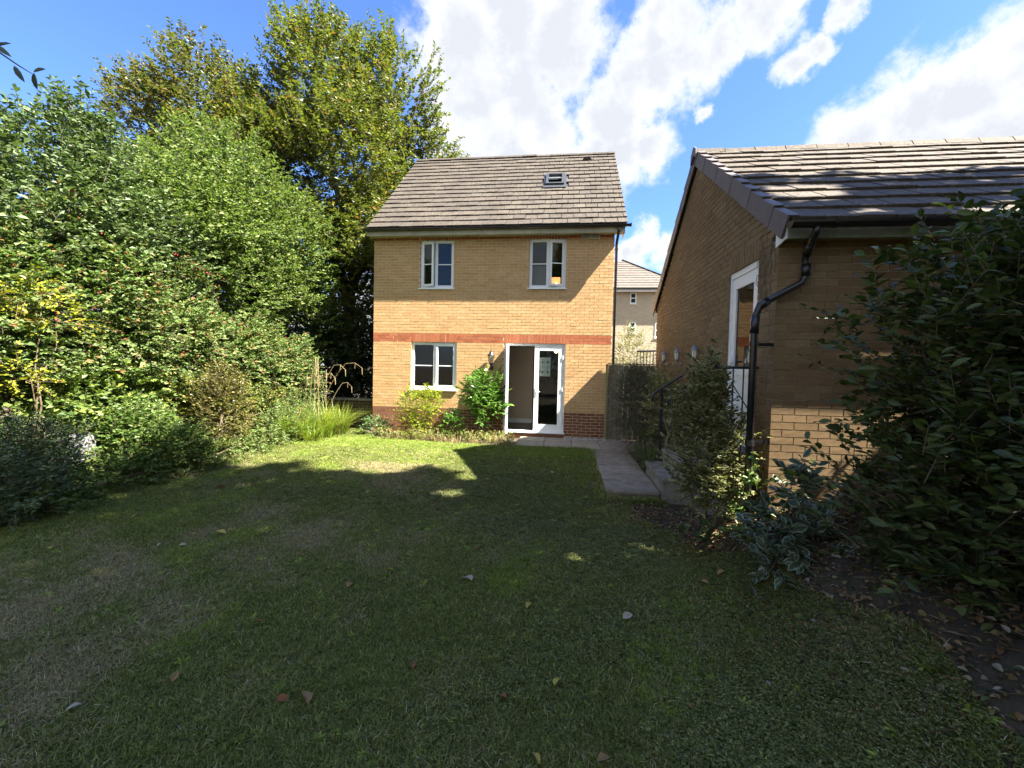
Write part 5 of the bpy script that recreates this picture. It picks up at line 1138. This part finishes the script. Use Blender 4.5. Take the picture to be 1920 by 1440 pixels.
# ------------------------------------------------------------------ fallen leaves on the lawn, one by one
FL = [((-.73, 3.48), .115, 'pale', 'large pale curled dead leaf, the biggest on the lawn, right of its middle'), ((-1.71, 3.23), .07, 'tan', None), ((-.21, 3.23), .06, 'yellow', None), ((.47, 3.15), .07, 'pale', None),
      ((-2.73, 2.33), .07, 'pale', None), ((-3.57, 4.12), .08, 'yellow', None), ((-1.52, 3.57), .05, 'yellow', None), ((-1.33, 2.09), .08, 'tan', None), ((-4.89, 3.5), .06, 'yellow', None), ((-4.92, 4.38), .06, 'yellow', None),
      ((-4.84, 5.6), .10, 'red', 'red brown dead leaf on the far left part of the lawn'), ((-2.51, 1.92), .05, 'pale', None), ((-2.07, 2.71), .05, 'red', None), ((-.86, 2.42), .04, 'red', None), ((-1.52, 2.11), .05, 'red', None), ((-2.19, 2.13), .045, 'tan', None),
      ((-.01, 2.41), .045, 'yellow', None), ((.20, 1.96), .05, 'tan', None), ((1.45, 3.92), .06, 'tan', None), ((1.28, 3.79), .05, 'tan', None), ((-.78, 4.16), .06, 'red', None), ((-3.85, 4.01), .05, 'tan', None), ((-3.96, 3.71), .045, 'pale', None), ((-3.77, 3.76), .045, 'pale', None),
      ((1.64, 3.26), .07, 'tan', None), ((1.66, 3.7), .05, 'pale', None), ((-.1, 1.96), .045, 'yellow', None), ((-.27, 2.28), .04, 'red', None), ((-.2, 7.2), .06, 'pale', None), ((-2.6, 6.0), .05, 'tan', None), ((.2, 6.6), .05, 'pale', None), ((-3.3, 5.0), .045, 'tan', None)]
FC = {'pale': (.42, .38, .32), 'tan': (.30, .19, .09), 'yellow': (.42, .34, .08), 'red': (.22, .09, .04)}
FM = {k: LF('fallen_' + k, [(0, tuple(x * .8 for x in c)), (1, c)], trans=.15, rough=.8) for k, c in FC.items()}
fm = {}
for k, m in FM.items():
    f = Foliage(); f.leaves(np.zeros((1, 3)), np.array([[0, 1., .05]]), np.array([[.1, 0, 1.]]), [1.], [.62], fold=.32, curl=.28, rich=True); fm[k] = mesh_np('fallen_leaf', np.concatenate(f.V), tri=np.concatenate(f.T), mats=[m], rnd=np.concatenate(f.R), edge=np.concatenate(f.E))
ORD = ['leftmost', 'second from the left', 'third from the left', 'fourth from the left', 'fifth from the left', 'sixth from the left', 'seventh from the left', 'eighth from the left', 'ninth from the left', 'tenth from the left', 'eleventh from the left']
NM = {'pale': 'small bleached dead leaves', 'tan': 'small tan dead leaves', 'yellow': 'small yellow fallen leaves', 'red': 'small reddish brown dead leaves'}
rank = {}
for k in NM:
    for n_, it in enumerate(sorted([f_ for f_ in FL if f_[2] == k and not f_[3]], key=lambda f_: f_[0][0] / f_[0][1])): rank[it[0]] = '%s of the %s on the shaded lawn' % (ORD[n_], NM[k])
for (x, y), L_, k, lab in FL:
    o = bpy.data.objects.new('fallen_leaf', fm[k]); COL.objects.link(o); o.location = (x, y, float(hgt(x, y)) + .044); o.scale = (L_ * 1.3,) * 3; o.rotation_euler = (rng.normal(.25, .25), rng.normal(0, .3), rng.uniform(0, 6.28))
    o['label'] = lab or rank[(x, y)]; o['category'] = 'fallen leaf'; o['group'] = 'fallen leaves on the lawn'
